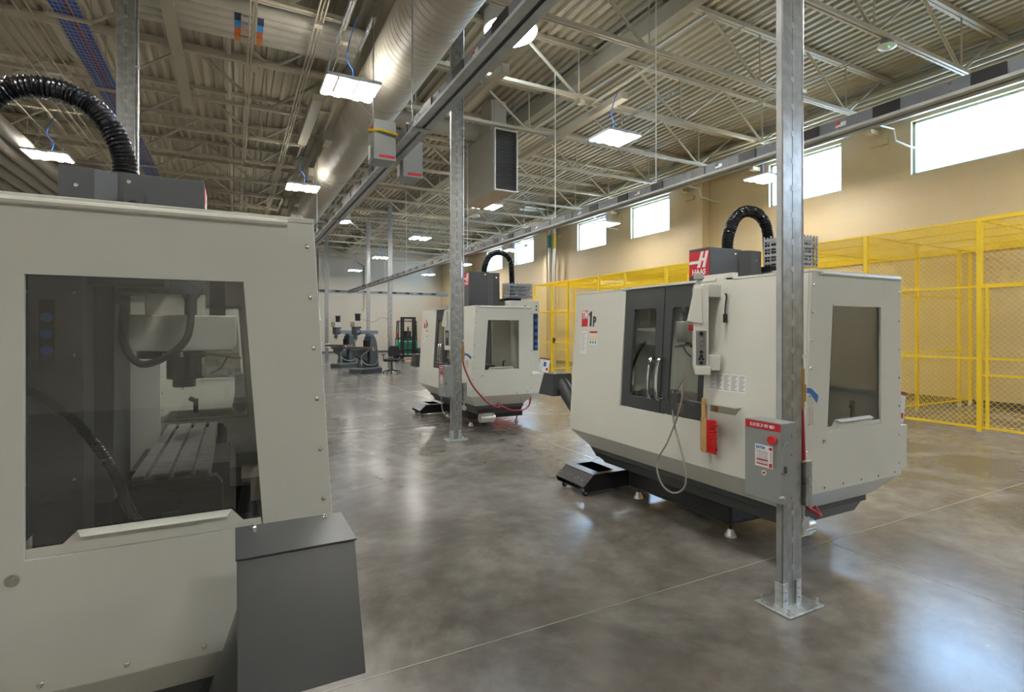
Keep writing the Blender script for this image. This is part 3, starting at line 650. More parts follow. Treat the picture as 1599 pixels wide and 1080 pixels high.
    def warning(yc, zc, w, h, par):
        p = patch('warning_sticker', m_white, yc, zc, w, h)
        if par: p.parent = par
        patch('red_band', m_logo, yc, zc + h * .42, w, h * .15, .0016, p)
        a = MB(); b = MB(); c = MB()
        for k in range(3):
            o = (-.32 + .32 * k) * w
            a.plate([(o - w * .12, h * .05), (o + w * .12, h * .05), (o, h * .27)], [], .0004, lambda u, v, q: tuple(F(yc, zc, .0016) @ Vector((u, v, q))))
            ci = [(o + w * .11 * math.cos(2 * PI * j / 10), -h * .32 + w * .11 * math.sin(2 * PI * j / 10)) for j in range(10)]
            b.plate(ci, [], .0004, lambda u, v, q: tuple(F(yc, zc, .0016) @ Vector((u, v, q))))
            ci = [(o + w * .1 * math.cos(2 * PI * j / 10), -h * .1 + w * .1 * math.sin(2 * PI * j / 10)) for j in range(10)]
            ch = [(o + w * .07 * math.cos(2 * PI * j / 10), -h * .1 + w * .07 * math.sin(2 * PI * j / 10)) for j in range(10)]
            c.plate(ci, [ch], .0004, lambda u, v, q: tuple(F(yc, zc, .0016) @ Vector((u, v, q))))
        a.build('hazard_symbol', m_yprint, p); b.build('safety_symbol', m_green, p); c.build('ban_symbol', m_logo, p)
    warning(L - .32, 1.475, .12, .13, None)
    for k in range(5):
        q = patch('instruction_sheet', m_white, .70 - k * .062, 1.19, .058, .12)
        tx = MB()
        for j in range(10): tx.plate([(-.024, 0), (.022 - .008 * (j % 3), 0), (.022 - .008 * (j % 3), .005), (-.024, .005)], [], .0004, lambda u, v, w, j=j: tuple(F(.70 - k * .062, 1.235 - j * .0105, .0018) @ Vector((u, v, w))))
        tx.build('fine_print', mat('grey_print', (.3, .3, .3), .5), q)
    # head cover (hood) with maker's sign
    hb = 1.72
    MB().box(.36, .73, 1.09, 1.31, hb, hood_top).build('head_cover', m_hood, t, .004)
    MB().loft([[(.70, 1.085, hb), (.775, 1.03, hb), (.9, 1.03, hb), (.9, 1.37, hb), (.775, 1.37, hb), (.70, 1.315, hb)], [(.70, 1.085, hood_top - .01), (.775, 1.03, hood_top - .01), (.9, 1.03, hood_top - .01), (.9, 1.37, hood_top - .01), (.775, 1.37, hood_top - .01), (.70, 1.315, hood_top - .01)]]).build('rear_cover', m_hood, t, .003)
    screws(t, [(.66, 1.09, hood_top - .04), (.66, 1.31, hood_top - .04), (.84, 1.03, hood_top - .09), (.84, 1.37, hood_top - .09)], .01)
    MB().box(.60, .68, 1.306, 1.335, hood_top - .2, hood_top - .1).build('socket_block', m_hood, t, .002)
    MB().cyl((.64, 1.335, hood_top - .15), (.64, 1.337, hood_top - .15), .022, 16).build('socket_hole', m_black, t)
    H = lambda u, v, w: (.359 - w, 1.2 - u, hood_top - .125 + v)
    sn = MB().plate([(-.105, -.10), (.105, -.10), (.105, .10), (-.105, .10)], [], .002, H).build('maker_sign', m_logo, t)
    H2 = lambda u, v, w: H(u, v, w + .002)
    hm = MB()
    hm.plate([(-.02, -.035), (.012, -.035), (.052, .095), (.022, .095)], [], .001, H2).plate([(.035, -.035), (.065, -.035), (.1, .095), (.072, .095)], [], .001, H2)
    hm.plate([(-.11, .0), (-.008, .0), (-.0, .024), (-.095, .024)], [], .001, H2).plate([(.025, .02), (.055, .02), (.062, .042), (.032, .042)], [], .0014, H2)
    hm.text('HAAS', .06, frame((.3565, 1.2, hood_top - .195), (0, -1, 0), (0, 0, 1)), bold=.002, sx_=.95).build('sign_emblem', m_white, sn)
    # corrugated hose from the hood to the rear
    zt = hood_top
    pts = smooth_path([(.69, 1.2, zt - .03), (.70, 1.2, zt + .12), (.78, 1.2, zt + .28), (.91, 1.2, zt + .36), (1.08, 1.2, zt + .35), (1.19, 1.2, zt + .24), (1.22, 1.2, zt + .05), (1.23, 1.2, 2.08)], 14)
    full_p = []; rr = []; acc = 0
    for a, b in zip(pts, pts[1:]):
        seg = (b - a).length; nn = max(1, int(seg / .0045))
        for j in range(nn):
            full_p.append(a.lerp(b, j / nn)); rr.append(.047 + .0045 * math.sin(2 * PI * (acc + seg * j / nn) / .018))
        acc += seg
    MB().tube(full_p, rr, 16).build('cable_hose', m_hose, t)
    MB().cyl((.69, 1.2, zt - .005), (.69, 1.2, zt + .015), .062, 16).cyl((1.23, 1.2, 2.06), (1.23, 1.2, 2.1), .065, 16).build('hose_collar', m_black, t)
    # electrical cabinet behind
    box('control_cabinet', m_paint, 1.0, 1.58, .85, 1.95, .35, 2.05, t, .006)
    for ya in (.835, 1.95): box('connector_strip', m_black, 1.46, 1.54, ya, ya + .015, 1.2, 1.83, t)
    for k, z in enumerate((1.72, 1.6, 1.48, 1.36, 1.26)):
        for yy, d_ in ((.835, -1), (1.965, 1)): MB().cyl((1.5, yy, z), (1.5, yy + d_ * .012, z), .03, 12).build('blue_socket', m_blue, t)
    screws(t, [(x_, y_, z) for x_ in (1.3, 1.52) for z in (1.96, 1.9) for y_ in (.85, 1.95)], .016, m_black, 'cabinet_plug')
    box('cable_duct', m_black, .98, 1.3, 1.0, 1.5, 2.05, 2.09, t)
    # coolant side box
    box('side_box', m_paint, .97, 1.34, .15, .75, .55, .86, t, .005)
    # interior column, head, spindle, carousel, table
    MB().box(.70, .98, .98, 1.40, .46, 1.86).build('mill_column', m_hood, t, .006); box('inner_liner', m_paint, .60, .94, .70, .715, .47, 1.7, t)
    MB().box(.77, .98, .84, 1.58, .5, 1.80).build('column_cover', m_hood, t, .006); MB().box(.50, .98, .9, 1.52, 1.74, 1.86).build('top_cover', m_hood, t, .004)
    screws(t, [(x_, yy, .7 + k * .25) for yy in (.84, 1.58) for x_ in (.80, .95) for k in range(5)], .008)
    box('socket_strip', m_black, .86, .91, 1.581, 1.588, 1.42, 1.67, t)
    for k in range(3): MB().cyl((.885, 1.588, 1.47 + k * .065), (.885, 1.594, 1.47 + k * .065), .019, 12).build('blue_socket', m_blue, t)
    MB().loft([[(.24, 1.07, 1.45), (.66, 1.05, 1.45), (.66, 1.35, 1.45), (.24, 1.33, 1.45)], [(.22, 1.07, 1.48), (.66, 1.05, 1.48), (.66, 1.35, 1.48), (.22, 1.33, 1.48)], [(.22, 1.07, 1.62), (.66, 1.05, 1.62), (.66, 1.35, 1.62), (.22, 1.33, 1.62)]]).build('spindle_head', m_paint, t, .008)
    box('motor_cover', m_paint, .36, .60, 1.1, 1.3, 1.62, 1.86, t, .005); box('motor_post', m_black, .27, .34, 1.16, 1.24, 1.62, 1.9, t)
    MB().cyl((.45, 1.2, 1.31), (.45, 1.2, 1.45), .075, 24).cyl((.45, 1.2, 1.27), (.45, 1.2, 1.31), .05, 20).build('spindle', m_black, t, .003)
    MB().cyl((.50, 1.2, 1.415), (.50, 1.2, 1.449), .145, 32).build('tool_carousel', m_black, t, .003)
    tn = MB()
    for k, s_ in enumerate('65'): tn.text(s_, .03, frame((.50 + .146 * math.sin(.15 - .5 * k), 1.2 + .146 * math.cos(.15 - .5 * k) + .001, 1.432), (-math.cos(.15 - .5 * k), math.sin(.15 - .5 * k), 0), (0, 0, 1)))
    tn.build('lettering', m_white, t)
    MB().tube([(.34, 1.26, 1.43), (.26, 1.28, 1.42), (.20, 1.30, 1.41)], .009, 8).tube([(.26, 1.28, 1.42), (.29, 1.27, 1.36), (.33, 1.26, 1.33)], .006, 8).build('coolant_nozzle', m_chrome, t)
    MB().tube(smooth_path([(.66, 1.42, 1.66), (.66, 1.43, 1.5), (.6, 1.44, 1.40), (.5, 1.45, 1.43), (.43, 1.44, 1.5), (.41, 1.42, 1.58), (.41, 1.40, 1.66)], 6), .016, 10).build('drive_cable', m_rubber, t)
    MB().cyl((.41, 1.40, 1.62), (.41, 1.40, 1.72), .026, 14).cyl((.41, 1.36, 1.73), (.41, 1.42, 1.73), .042, 18).build('cable_plug', m_hood, t, .003)
    # table with three tee slots
    w0, w1 = .32, .57; sl = []
    xs = [w0]
    for c in (.37, .445, .52): xs += [c - .009, c + .009]
    xs += [w1]; pr = [(w0, .93), (w0, 1.0)]
    for c in (.37, .445, .52): pr += [(c - .009, 1.0), (c - .009, .97), (c + .009, .97), (c + .009, 1.0)]
    pr += [(w1, 1.0), (w1, .93)]
    tb = MB(); y0, y1 = .62, 1.87
    A = tb.pts([(u, y0, v) for u, v in pr]); B = tb.pts([(u, y1, v) for u, v in pr])
    for i in range(len(pr)): tb.face((A[i], A[(i + 1) % len(pr)], B[(i + 1) % len(pr)], B[i]))
    tb.box(w0 + .002, w1 - .002, y0, y0 + .01, .93, .968).box(w0 + .002, w1 - .002, y1 - .01, y1, .93, .968)
    tb.build('work_table', m_iron, t, smooth=False)
    for yy, e in ((.56, .62), (1.87, 1.93)):
        MB().plate([(.27, .70), (.62, .70), (.62, .93), (.58, .985), (.29, .985), (.27, .95)], [], e - yy, lambda u, v, w, yy=yy: (u, yy + w, v)).build('table_end_cover', m_black, t, .004)
        yo = yy - .012 if yy < 1 else e
        MB().box(.41, .47, yo, yo + .012, .70, .87).build('latch_plate', m_dgrey, t)
        MB().cyl((.44, yo - .01, .8), (.44, yo + .022, .8), .02, 16).build('latch_knob', m_chrome, t)
    MB().box(.25, .64, .95, 1.45, .80, .93).box(.16, .85, 1.0, 1.4, .66, .80).build('saddle', m_black, t, .005)
    MB().box(.05, .2, 1.05, 1.35, .70, .82).build('way_cover', mat('tan_way_cover', (.42, .34, .25), .35, .3), t, .003)
    MB().box(.15, .9, .45, 2.0, .46, .62).build('machine_bed', m_dgrey, t, .01)
    # corrugated conduit inside the left end
    P = smooth_path([(.80, 2.34, 1.42), (.72, 2.32, 1.36), (.64, 2.3, 1.27), (.56, 2.28, 1.12), (.52, 2.25, .98), (.46, 2.2, .86)], 12); R = [.014 + .0016 * (i % 2) for i in range(len(P))]
    fp_ = []; r2 = []
    for a, b in zip(P, P[1:]):
        for j in range(3): fp_.append(a.lerp(b, j / 3)); r2.append(.0155 if len(fp_) % 2 else .0125)
    MB().tube(fp_, r2, 10).build('ribbed_conduit', m_hose, t)
    # base casting, arms and feet
    box('base_casting', m_black, .2, .85, .75, 1.9, .12, .30, t, .02)
    for yb in (.82, 1.85):
        MB().loft([[(.20, yb - .07, .2), (.20, yb + .07, .2), (.20, yb + .07, .3), (.20, yb - .07, .3)], [(.06 + .15, yb - .05, .12), (.21, yb + .05, .12), (.21, yb + .05, .24), (.21, yb - .05, .24)]], caps=True) if False else None
        for xf in (.28, 1.12):
            MB().cyl((xf, yb, .0), (xf, yb, .012), .045, 16, .042).cyl((xf, yb, .012), (xf, yb, .055), .04, 8, .02).build('levelling_foot', m_castal, t)
            MB().cyl((xf, yb, .055), (xf, yb, .16), .011, 10).build('foot_screw', m_black, t)
    MB().box(.22, 1.2, .76, .88, .11, .2).box(.22, 1.2, 1.79, 1.91, .11, .2).build('cross_member', m_black, t, .008)
    MB().plate([(.8, .1), (1.9, .1), (1.9, .17), (1.83, .2), (.88, .2), (.8, .14)], [], .05, lambda u, v, w: (.23 + w, u, v)).build('side_rail', m_dgrey, t, .005)
    # pendant control on an arm, edge towards the aisle
    pr_ = MB().box(-.18, .0, .66, .74, 1.78, 1.87).box(.0, .05, .56, .84, 1.74, 1.945).build('pendant_arm', m_paint, t, .004)
    Mp = Matrix.Translation((-.185, .665, 0)) @ Matrix.Rotation(math.radians(-45), 4, 'Z')
    # local axes of the pendant: +y points away from the camera side, x is its thickness
    MB().box(-.055, .045, 0, .30, 1.28, 1.86, Mp).build('pendant_case', m_paint, t, .006)
    MB().box(-.045, .06, -.01, .2, 1.24, 1.30, Mp).box(.04, .12, .02, .14, 1.27, 1.38, Mp).build('pendant_foot', m_paint, t, .008)
    MB().loft([[Mp @ Vector(p) for p in ((-.05, -.015, 1.84), (.0, -.015, 1.84), (.0, .26, 1.84), (-.05, .26, 1.84))], [Mp @ Vector(p) for p in ((-.095, -.012, 1.61), (.005, -.012, 1.59), (.005, .26, 1.59), (-.095, .26, 1.61))]]).build('screen_hood', m_paint, t, .004)
    box_ = MB().box(-.038, .03, -.004, 0, 1.31, 1.545, Mp).build('switch_panel', mat('switch_panel_grey', (.2, .2, .2), .4), t)
    kb = MB(); kl = MB()
    for z, r in ((1.525, .014), (1.40, .012), (1.37, .012), (1.325, .012)): q = Mp @ Vector((-.004, -.004, z)); e = Mp @ Vector((-.004, -.014, z)); MB().cyl(q, e, r, 12).build('selector_knob', m_black, t)
    for z in (1.49, 1.455): q = Mp @ Vector((-.004, -.004, z)); e = Mp @ Vector((-.004, -.010, z)); MB().cyl(q, e, .013, 12).build('key_port', m_chrome, t)
    for xa in (-.022, .0): MB().box(xa, xa + .014, -.008, -.004, 1.343, 1.36, Mp).build('rocker_switch', m_black, t)
    MB().cyl(Mp @ Vector((-.05, .05, 1.565)), Mp @ Vector((-.085, .05, 1.565)), .02, 12).build('emergency_stop', m_red, t)
    MB().cyl((-.175, .70, 1.86), (-.175, .70, 1.90), .022, 12).cyl((-.175, .70, 1.90), (-.175, .70, 1.935), .034, 16).build('beacon', mat('beacon_grey', (.4, .42, .4), .3), t, .003)
    MB().tube(smooth_path([(-.03, .60, 1.80), (-.03, .59, 1.78), (-.04, .59, 1.72), (-.045, .59, 1.66)], 4), .006, 6).cyl((-.045, .59, 1.60), (-.045, .59, 1.66), .014, 10).build('pendant_cable', m_rubber, t)
    # chip auger at the left end
    MB().cyl((.12, L + .47, .98), (.24, L - .12, .33), .078, 26).build('auger_tube', m_dgrey, t)
    MB().cyl((.235, L - .09, .37), (.25, L - .2, .33), .085, 20).build('auger_elbow', m_dgrey, t)
    MB().loft([[(-.012, L + .42, .84), (.225, L + .42, .84), (.225, L + .725, .84), (-.012, L + .725, .84)], [(-.012, L + .42, 1.075), (.225, L + .42, 1.075), (.225, L + .61, 1.075), (-.012, L + .61, 1.075)]]).build('auger_hopper', m_dgrey, t, .002)
    MB().loft([[(-.015, L + .415, 1.076), (.228, L + .415, 1.076), (.228, L + .614, 1.076), (-.015, L + .614, 1.076)], [(-.015, L + .415, 1.08), (.228, L + .415, 1.08), (.228, L + .614, 1.08), (-.015, L + .614, 1.08)]]).build('hopper_lid', m_dgrey, t, .001)
    MB().sphere((.03, L + .44, 1.081), .008, 8).sphere((.19, L + .44, 1.081), .008, 8).build('lid_screw', m_chrome, t)
    return t
G2 = (3.03, 1.98, 0); G3 = (3.12, 7.15, 0); G1 = (.23, 1.844 + LEN, 0); G4 = (.23, 1.844 + LEN + 5.17, 0)
m2 = make_machine(G2, 0, 'white milling machine with dark double doors standing behind the nearest column')
m3 = make_machine(G3, 0, 'smaller looking white milling machine behind the middle column, tall dark hood', 2.53)
m1 = make_machine(G1, PI, 'large white milling machine filling the left foreground, seen through its end window', 2.27)
m4 = make_machine(G4, PI, 'white milling machine glimpsed through the windows of the foreground machine', 2.27)

# chip trays, parts racks, wipes boxes
def chip_tray(loc, rz, label):
    t = thing('chip_tray', label, 'chip tray', loc, rz)
    P = lambda u, v, w: (u, w, v)
    b = MB()
    for w in (0, .47): b.plate([(-.12, .10), (-.1, .05), (.68, .05), (.68, .2), (0, .2)], [], .006, lambda u, v, q, w=w: (u, w + q, v))
    b.loft([[(-.12, 0, .10), (0, 0, .2), (.006, 0, .2), (-.11, 0, .095)], [(-.12, .47, .10), (0, .47, .2), (.006, .47, .2), (-.11, .47, .095)]])
    b.box(-.1, .68, 0, .476, .05, .056).box(.674, .68, 0, .476, .05, .2).build('tray_body', m_black, t, .002)
    MB().plate([(-.01, 0), (.69, 0), (.69, .476), (-.01, .476)], [[(.09, .06), (.28, .06), (.28, .42), (.09, .42)]], .004, lambda u, v, w: (u, v, .2 + w)).build('tray_rim', m_dgrey, t)
    s_ = MB()
    for k in range(8): s_.sphere((-.062 - (k % 2) * .012, .05 + (k // 2) * .12 + (k % 2) * .03, .147 - (k % 2) * .01), .007, 6)
    s_.build('bolt', m_chrome, t)
    for (x_, y_) in ((-.06, .06), (-.06, .41), (.6, .06), (.6, .41)):
        c = MB().cyl((x_, y_ - .012, .025), (x_, y_ + .012, .025), .025, 14).build('caster', m_rubber, t)
        MB().box(x_ - .01, x_ + .01, y_ - .018, y_ - .013, .02, .05).box(x_ - .01, x_ + .01, y_ + .013, y_ + .018, .02, .05).build('caster_fork', m_zinc, c)
chip_tray((2.97, 4.05, 0), 0, 'black wheeled chip tray under the white machine with double doors')
chip_tray((3.06, 9.22, 0), 0, 'black wheeled chip tray under the machine behind the middle column')
def parts_rack(x, y, z, label, sxk=1.0):
    t = thing('parts_rack', label, 'rack', (x, y, z))
    t.scale = (sxk, 1, .97)
    for k in range(4):
        b = MB(); z0 = k * .068
        b.box(0, .45, 0, .26, z0, z0 + .006)
        for i in range(9): b.box(i * .055, i * .055 + .01, -.001, .009, z0, z0 + .066); b.box(i * .055, i * .055 + .01, .251, .261, z0, z0 + .066)
        for j in range(5): b.box(-.001, .009, j * .0625, j * .0625 + .01, z0, z0 + .066); b.box(.441, .451, j * .0625, j * .0625 + .01, z0, z0 + .066)
        b.box(0, .45, 0, .008, z0 + .025, z0 + .045).box(0.0, .008, 0, .26, z0 + .025, z0 + .045).box(.442, .45, 0, .26, z0 + .025, z0 + .045).box(0, .45, .252, .26, z0 + .025, z0 + .045)
        b.build('rack_tier', mat('rack_grey', (.32, .33, .36), .4), t, smooth=False)
        MB().cyl((.38, -.012, z0 + .035), (.38, -.002, z0 + .035), .018, 12).build('knob', m_chrome, t)
parts_rack(3.03 + 1.06, 2.85, 2.093, 'grey lattice rack on top of the machine with dark double doors', .78)
parts_rack(3.12 + 1.0, 8.02, 2.093, 'grey lattice rack on top of the machine behind the middle column')
def wipes(x, y, z, label):
    t = thing('wipes_box', label, 'box', (x, y, z))
    M = Matrix.Rotation(math.radians(10), 4, 'Y')
    MB().box(-.06, .06, 0, .11, .0, .2, M).build('carton', m_white, t)
    MB().box(-.062, .062, -.002, .112, .2, .225, M).build('lid', mat('brown_red', (.35, .07, .04), .5), t)
    MB().box(-.045, .0, -.0015, -.0005, .09, .16, M).build('blue_print', m_blue, t); MB().box(.005, .045, -.0015, -.0005, .03, .07, M).build('red_print', m_logo, t)
wipes(4.325, 2.16, .875, 'red and white wipes carton at the right end of the machine with double doors'); wipes(4.41, 7.33, .875, 'red and white wipes carton on the rear of the machine behind the middle column')

# brush, shelf, air gun on machine 2
bh = thing('hand_brush', 'wooden hand brush with red bristles hanging on the machine front', 'brush', (2.885, 2.66, -.04))
MB().loft([[(-.011, -w_, z), (.011, -w_, z), (.011, w_, z), (-.011, w_, z)] for z, w_ in ((.745, .022), (.76, .03), (.95, .03), (1.0, .018), (1.08, .019), (1.12, .016))]).build('handle', m_wood, bh, .006)
br_ = MB()
for k in range(26):
    for j in range(3):
        z = .755 + k * .0086; br_.tube([(-.008 + j * .008, -.028, z), (-.008 + j * .008 + random.uniform(-.006, .006), -.10 + random.uniform(-.008, .006), z + random.uniform(-.006, .006))], .0035, 4)
br_.build('bristle_tuft', m_bristle, bh)
sh = thing('steel_shelf', 'small bright steel shelf bracket on the machine front beside the brush', 'shelf', (2.9, 2.4, 1.04))
MB().plate([(0, 0), (.26, 0), (.26, .075), (0, .075)], [], .003, lambda u, v, w: (-.03 + v, u, w)).plate([(0, 0), (.26, 0), (.26, -.055), (.05, -.055)], [], .002, lambda u, v, w: (.045 - w, u, v)).build('bracket_plate', m_chrome, sh)
MB().tube([(-.02, .26, .004), (-.02, .42, .01), (-.02, .46, .03)], .004, 6).build('hook', m_chrome, sh)
ag = thing('air_gun', 'dark air gun with silver nozzle hooked on the machine door', 'air gun', (2.82, 2.86, 0))
MB().box(-.02, .02, -.035, .03, .98, 1.10).build('gun_body', m_dgrey, ag, .008); MB().box(-.025, .01, -.07, -.03, .96, 1.03).build('grip', mat('dull_metal', (.25, .2, .2), .3, .8), ag, .006)
MB().cyl((0, .02, 1.08), (0, .0, 1.11), .02, 10).tube([(0, -.0, 1.1), (-.0, -.075, 1.2)], .0045, 8).build('nozzle', m_chrome, ag)
hp = smooth_path([(2.78, 2.73, 1.262), (2.79, 2.76, 1.15), (2.79, 2.80, .98), (2.77, 2.89, .75), (2.75, 2.98, .58), (2.745, 2.93, .44), (2.75, 2.82, .40), (2.755, 2.72, .46), (2.77, 2.72, .58), (2.79, 2.80, .75), (2.80, 2.86, .88), (2.815, 2.89, .975)], 8)
tag(MB().tube(hp, .0065, 8).build('coiled_hose', m_greyhose), 'grey hose looped below the air gun', 'hose')
tag(MB().tube(smooth_path([(2.85, 7.95, .9), (2.84, 7.85, .6), (2.85, 7.8, .32), (2.9, 7.7, .22), (2.95, 7.5, .27), (3.0, 7.35, .38)], 6), .008, 8).build('coiled_hose', m_greyhose), 'grey hose looped at the foot of the middle column', 'hose')
tag(MB().tube(smooth_path([(3.55, 7.22, .42), (3.75, 7.2, .33), (3.95, 7.19, .33), (4.05, 7.2, .4), (4.07, 7.2, .52)], 6), .012, 8).build('air_hose', m_redhose), 'short red hose under the right end of the distant machine', 'hose')
for i, (X, Y, zz, l) in enumerate(((3.02, 2.07, .35, 'under the machine with double doors'), (3.30, 7.35, .22, 'under the machine behind the middle column'))):
    t = thing('pump_motor', 'ribbed grey motor ' + l, 'motor', (X, Y, zz)); t.scale = (.6, .75, .75) if i == 0 else (1, 1, 1)
    MB().cyl((0, 0, 0), (.22, 0, 0), .06, 20).cyl((-.02, 0, 0), (0, 0, 0), .07, 20).build('motor_body', m_castal, t, .003)
    f = MB()
    for k in range(12): a = 2 * PI * k / 12; f.box(0.02, .2, -.003, .003, .058, .07, Matrix.Rotation(a, 4, 'X'))
    f.build('cooling_fin', m_castal, t)

# ------------------------------------------------------------------ yellow wire cage
cg = thing('wire_cage', 'yellow wire mesh storage cage along the window wall', 'wire cage', (9.72, 1.2, 0))
CH = 3.17
def post(x, y, z1=CH, r=.03):
    p = box('post', m_yellow, x - r, x + r, y - r, y + r, .06, z1, cg)
    MB().box(x - r * 1.2, x + r * 1.2, y - r * 1.2, y + r * 1.2, 0, .06).build('post_foot', m_castal, p); return p
fy_ = [0.8, 2.58, 4.17, 5.8, 7.4, 9.0, 10.6, 11.8, 13.5, 14.5, 15.7]     # local y of front posts (world y - 1.2)
for y_ in fy_: post(0, y_)
def wire_panel(u0, u1, v0, v1, fn, r=.0025, p=.078):
    b = MB(); u = u0 - (v1 - v0)
    def clip(a, sgn):
        # line v - v0 = sgn*(u-a)
        pts = []
        if sgn > 0: ua, va = a, v0; s0 = max(u0 - ua, 0); s1 = min(u1 - ua, v1 - v0)
        else: ua, va = a, v0; s0 = max(ua - u1, 0); s1 = min(ua - u0, v1 - v0)
        if s1 - s0 < .01: return None
        return (ua + sgn * s0, va + s0), (ua + sgn * s1, va + s1)
    a = u0 - (v1 - v0)
    while a < u1 + (v1 - v0):
        for sgn in (1, -1):
            q = clip(a, sgn)
            if q:
                (ua, va), (ub, vb) = q; o = .0018 * sgn
                b.tube([fn(ua, va, o), fn(ub, vb, o)], r, 4, caps=False)
        a += p
    return b
FRONT = lambda u, v, w: (w, u, v)
def rail(p0, p1, r=.018): return MB().box(min(p0[0], p1[0]) - r, max(p0[0], p1[0]) + r, min(p0[1], p1[1]) - r, max(p0[1], p1[1]) + r, min(p0[2], p1[2]) - r, max(p0[2], p1[2]) + r)
for i, (a, b) in enumerate(zip(fy_, fy_[1:])):
    door = i in (0, 8)
    wire_panel(a + .03, b - .03, .12, CH - .03, FRONT).build('mesh_panel', m_yellow, cg, smooth=False)
    for z in ((.12, .89, 1.13, 2.19, CH) if door else (.12, 1.13, 2.19, CH)): rail((0, a, z), (0, b, z), .015 if z < 2 or not door else .028).build('rail', m_yellow, cg, smooth=False)
    if door:
        rail((0, a + .09, .12), (0, a + .09, 2.16), .018).build('door_stile', m_yellow, cg); rail((0, b - .09, .12), (0, b - .09, 2.16), .018).build('door_stile', m_yellow, cg)
        box('door_lock', m_dgrey, -.03, .03, b - .2 if i == 8 else a + .12, b - .1 if i == 8 else a + .22, 1.1, 1.28, cg)
PX = WX - 9.72 - .02
ROOF = lambda y: (lambda u, v, w: (v, u, CH + w))
for (a, b) in zip(fy_, fy_[1:]):
    bb = wire_panel(a, b, .02, PX, lambda u, v, w: (v, u, CH + w), p=.07).build('roof_mesh', m_yellow, cg, smooth=False)
    rail((0, a, CH), (PX, a, CH), .014).build('roof_rail', m_yellow, cg, smooth=False)
for xx in (.95, 1.9, 2.85, PX): rail((xx, fy_[0], CH), (xx, fy_[-1], CH), .012).build('roof_rail', m_yellow, cg, smooth=False)
rail((0, fy_[-1], CH), (PX, fy_[-1], CH), .014).build('roof_rail', m_yellow, cg, smooth=False)
for yp in (4.22, 10.0, fy_[-1]):       # partitions
    for xx in ((1.75, 3.35, PX - .05) if yp < 14 else (1.75, PX - .05)): post(xx, yp, r=.024)
    wire_panel(.03, PX - .02, .12, CH - .02, lambda u, v, w, yp=yp: (u, yp + w, v)).build('mesh_panel', m_yellow, cg, smooth=False)
    for z in (.12, 1.13, 2.19): rail((.02, yp, z), (PX, yp, z), .013).build('rail', m_yellow, cg, smooth=False)

# things by the cage / wall
for i, (Y, l) in enumerate(((21.0, 'nearer of the pair'), (21.45, 'farther of the pair'))):
    t = thing('wall_pipe', 'thick silver vertical pipe with coloured band on the window wall, %s' % l, 'pipe', (13.15, Y, 0))
    MB().tube([(0, 0, .0), (0, 0, 6.9), (-.05, 0, 7.05), (-.2, 0, 7.1), (-1.6, 0, 7.1)], .075, 14).build('pipe_run', m_castal, t)
    MB().cyl((0, 0, 5.3 + .1 * i), (0, 0, 6.0), .078, 14).build('colour_band', mat('teal_band', (.03, .3, .3), .5) if i else mat('yellow_band', (.7, .5, .05), .5), t)
for i, (Y, l) in enumerate(((7.15, 'near the largest window'), (12.7, 'over the paired windows'), (17.8, 'over the middle windows'))):
    tag(MB().tube([(11.9, Y - .4, 6.12), (12.6, Y - .55, 6.0), (12.9, Y - .6, 5.98), (12.95, Y - .62, 5.72), (13.3, Y - .75, 5.6), (13.595, Y - .85, 5.57)], .018, 6).build('bent_rod', m_white), 'bent white rod beneath the window wall beam %s' % l, 'rod')
for i, Y in enumerate((7.3, 9.0 + 1.5, 13.2, 17.0, 21.5, 24.5)):
    b = MB().box(13.5, 13.6, Y - .3, Y + .1, 5.9, 6.02).box(13.2, 13.5, Y - .12, Y + .02, 6.15, 6.25); b.cyl((13.495, Y - .24, 5.96), (13.5, Y - .24, 5.96), .02, 8)
    tag(b.build('beam_bracket', m_wall, bevel=.004), 'cream beam bracket on the window wall, %s counting from the largest window' % ordinal(i), 'bracket', 'beam brackets on the window wall')
for i, (X, l) in enumerate(((4.6, 'left'), (5.0, 'right'))): tag(MB().cyl((X, WYF - .06, .1), (X, WYF - .06, 6.9), .05, 8).build('wall_conduit', m_wallx), 'cream vertical conduit on the far wall, %s of the pair behind the mills' % l, 'conduit')
tag(MB().tube(smooth_path([(7.55, WYF - .05, 6.2), (7.9, WYF - .05, 6.05), (8.0, WYF - .05, 5.7), (8.0, WYF - .05, 3.1), (7.85, WYF - .1, 3.0)], 5), .045, 8).build('wall_conduit', m_wallx), 'cream conduit with bent top on the far wall above the busway', 'conduit')
tag(box('wall_switch_box', m_boxgrey, 2.2, 2.7, 34.5, 34.8, .8, 1.6), 'grey switch box on the floor stand by the far wall', 'switch box') if False else None
t = thing('boom_lift', 'orange machine arm glimpsed behind the distant milling machine', 'lift', (7.5, 15.6, 0))
MB().loft([[(-1.0, 0, 1.0), (1.0, 0, 1.0), (1.0, .9, 1.0), (-1.0, .9, 1.0)], [(-1.0, 0, 1.95), (1.0, 0, 1.95), (1.0, .9, 1.95), (-1.0, .9, 1.95)], [(-.95, .05, 2.15), (.6, .05, 2.42), (.6, .85, 2.42), (-.95, .85, 2.15)]]).build('body', mat('orange_red', (.7, .07, .02), .35), t, .05)
for x_ in (-.7, .7):
    for y_ in (.05, .75): MB().cyl((x_, y_, .4), (x_, y_ + .15, .4), .4, 20).build('wheel', m_rubber, t)
box('chassis', m_dgrey, -.9, .9, .22, .73, .35, 1.0, t)

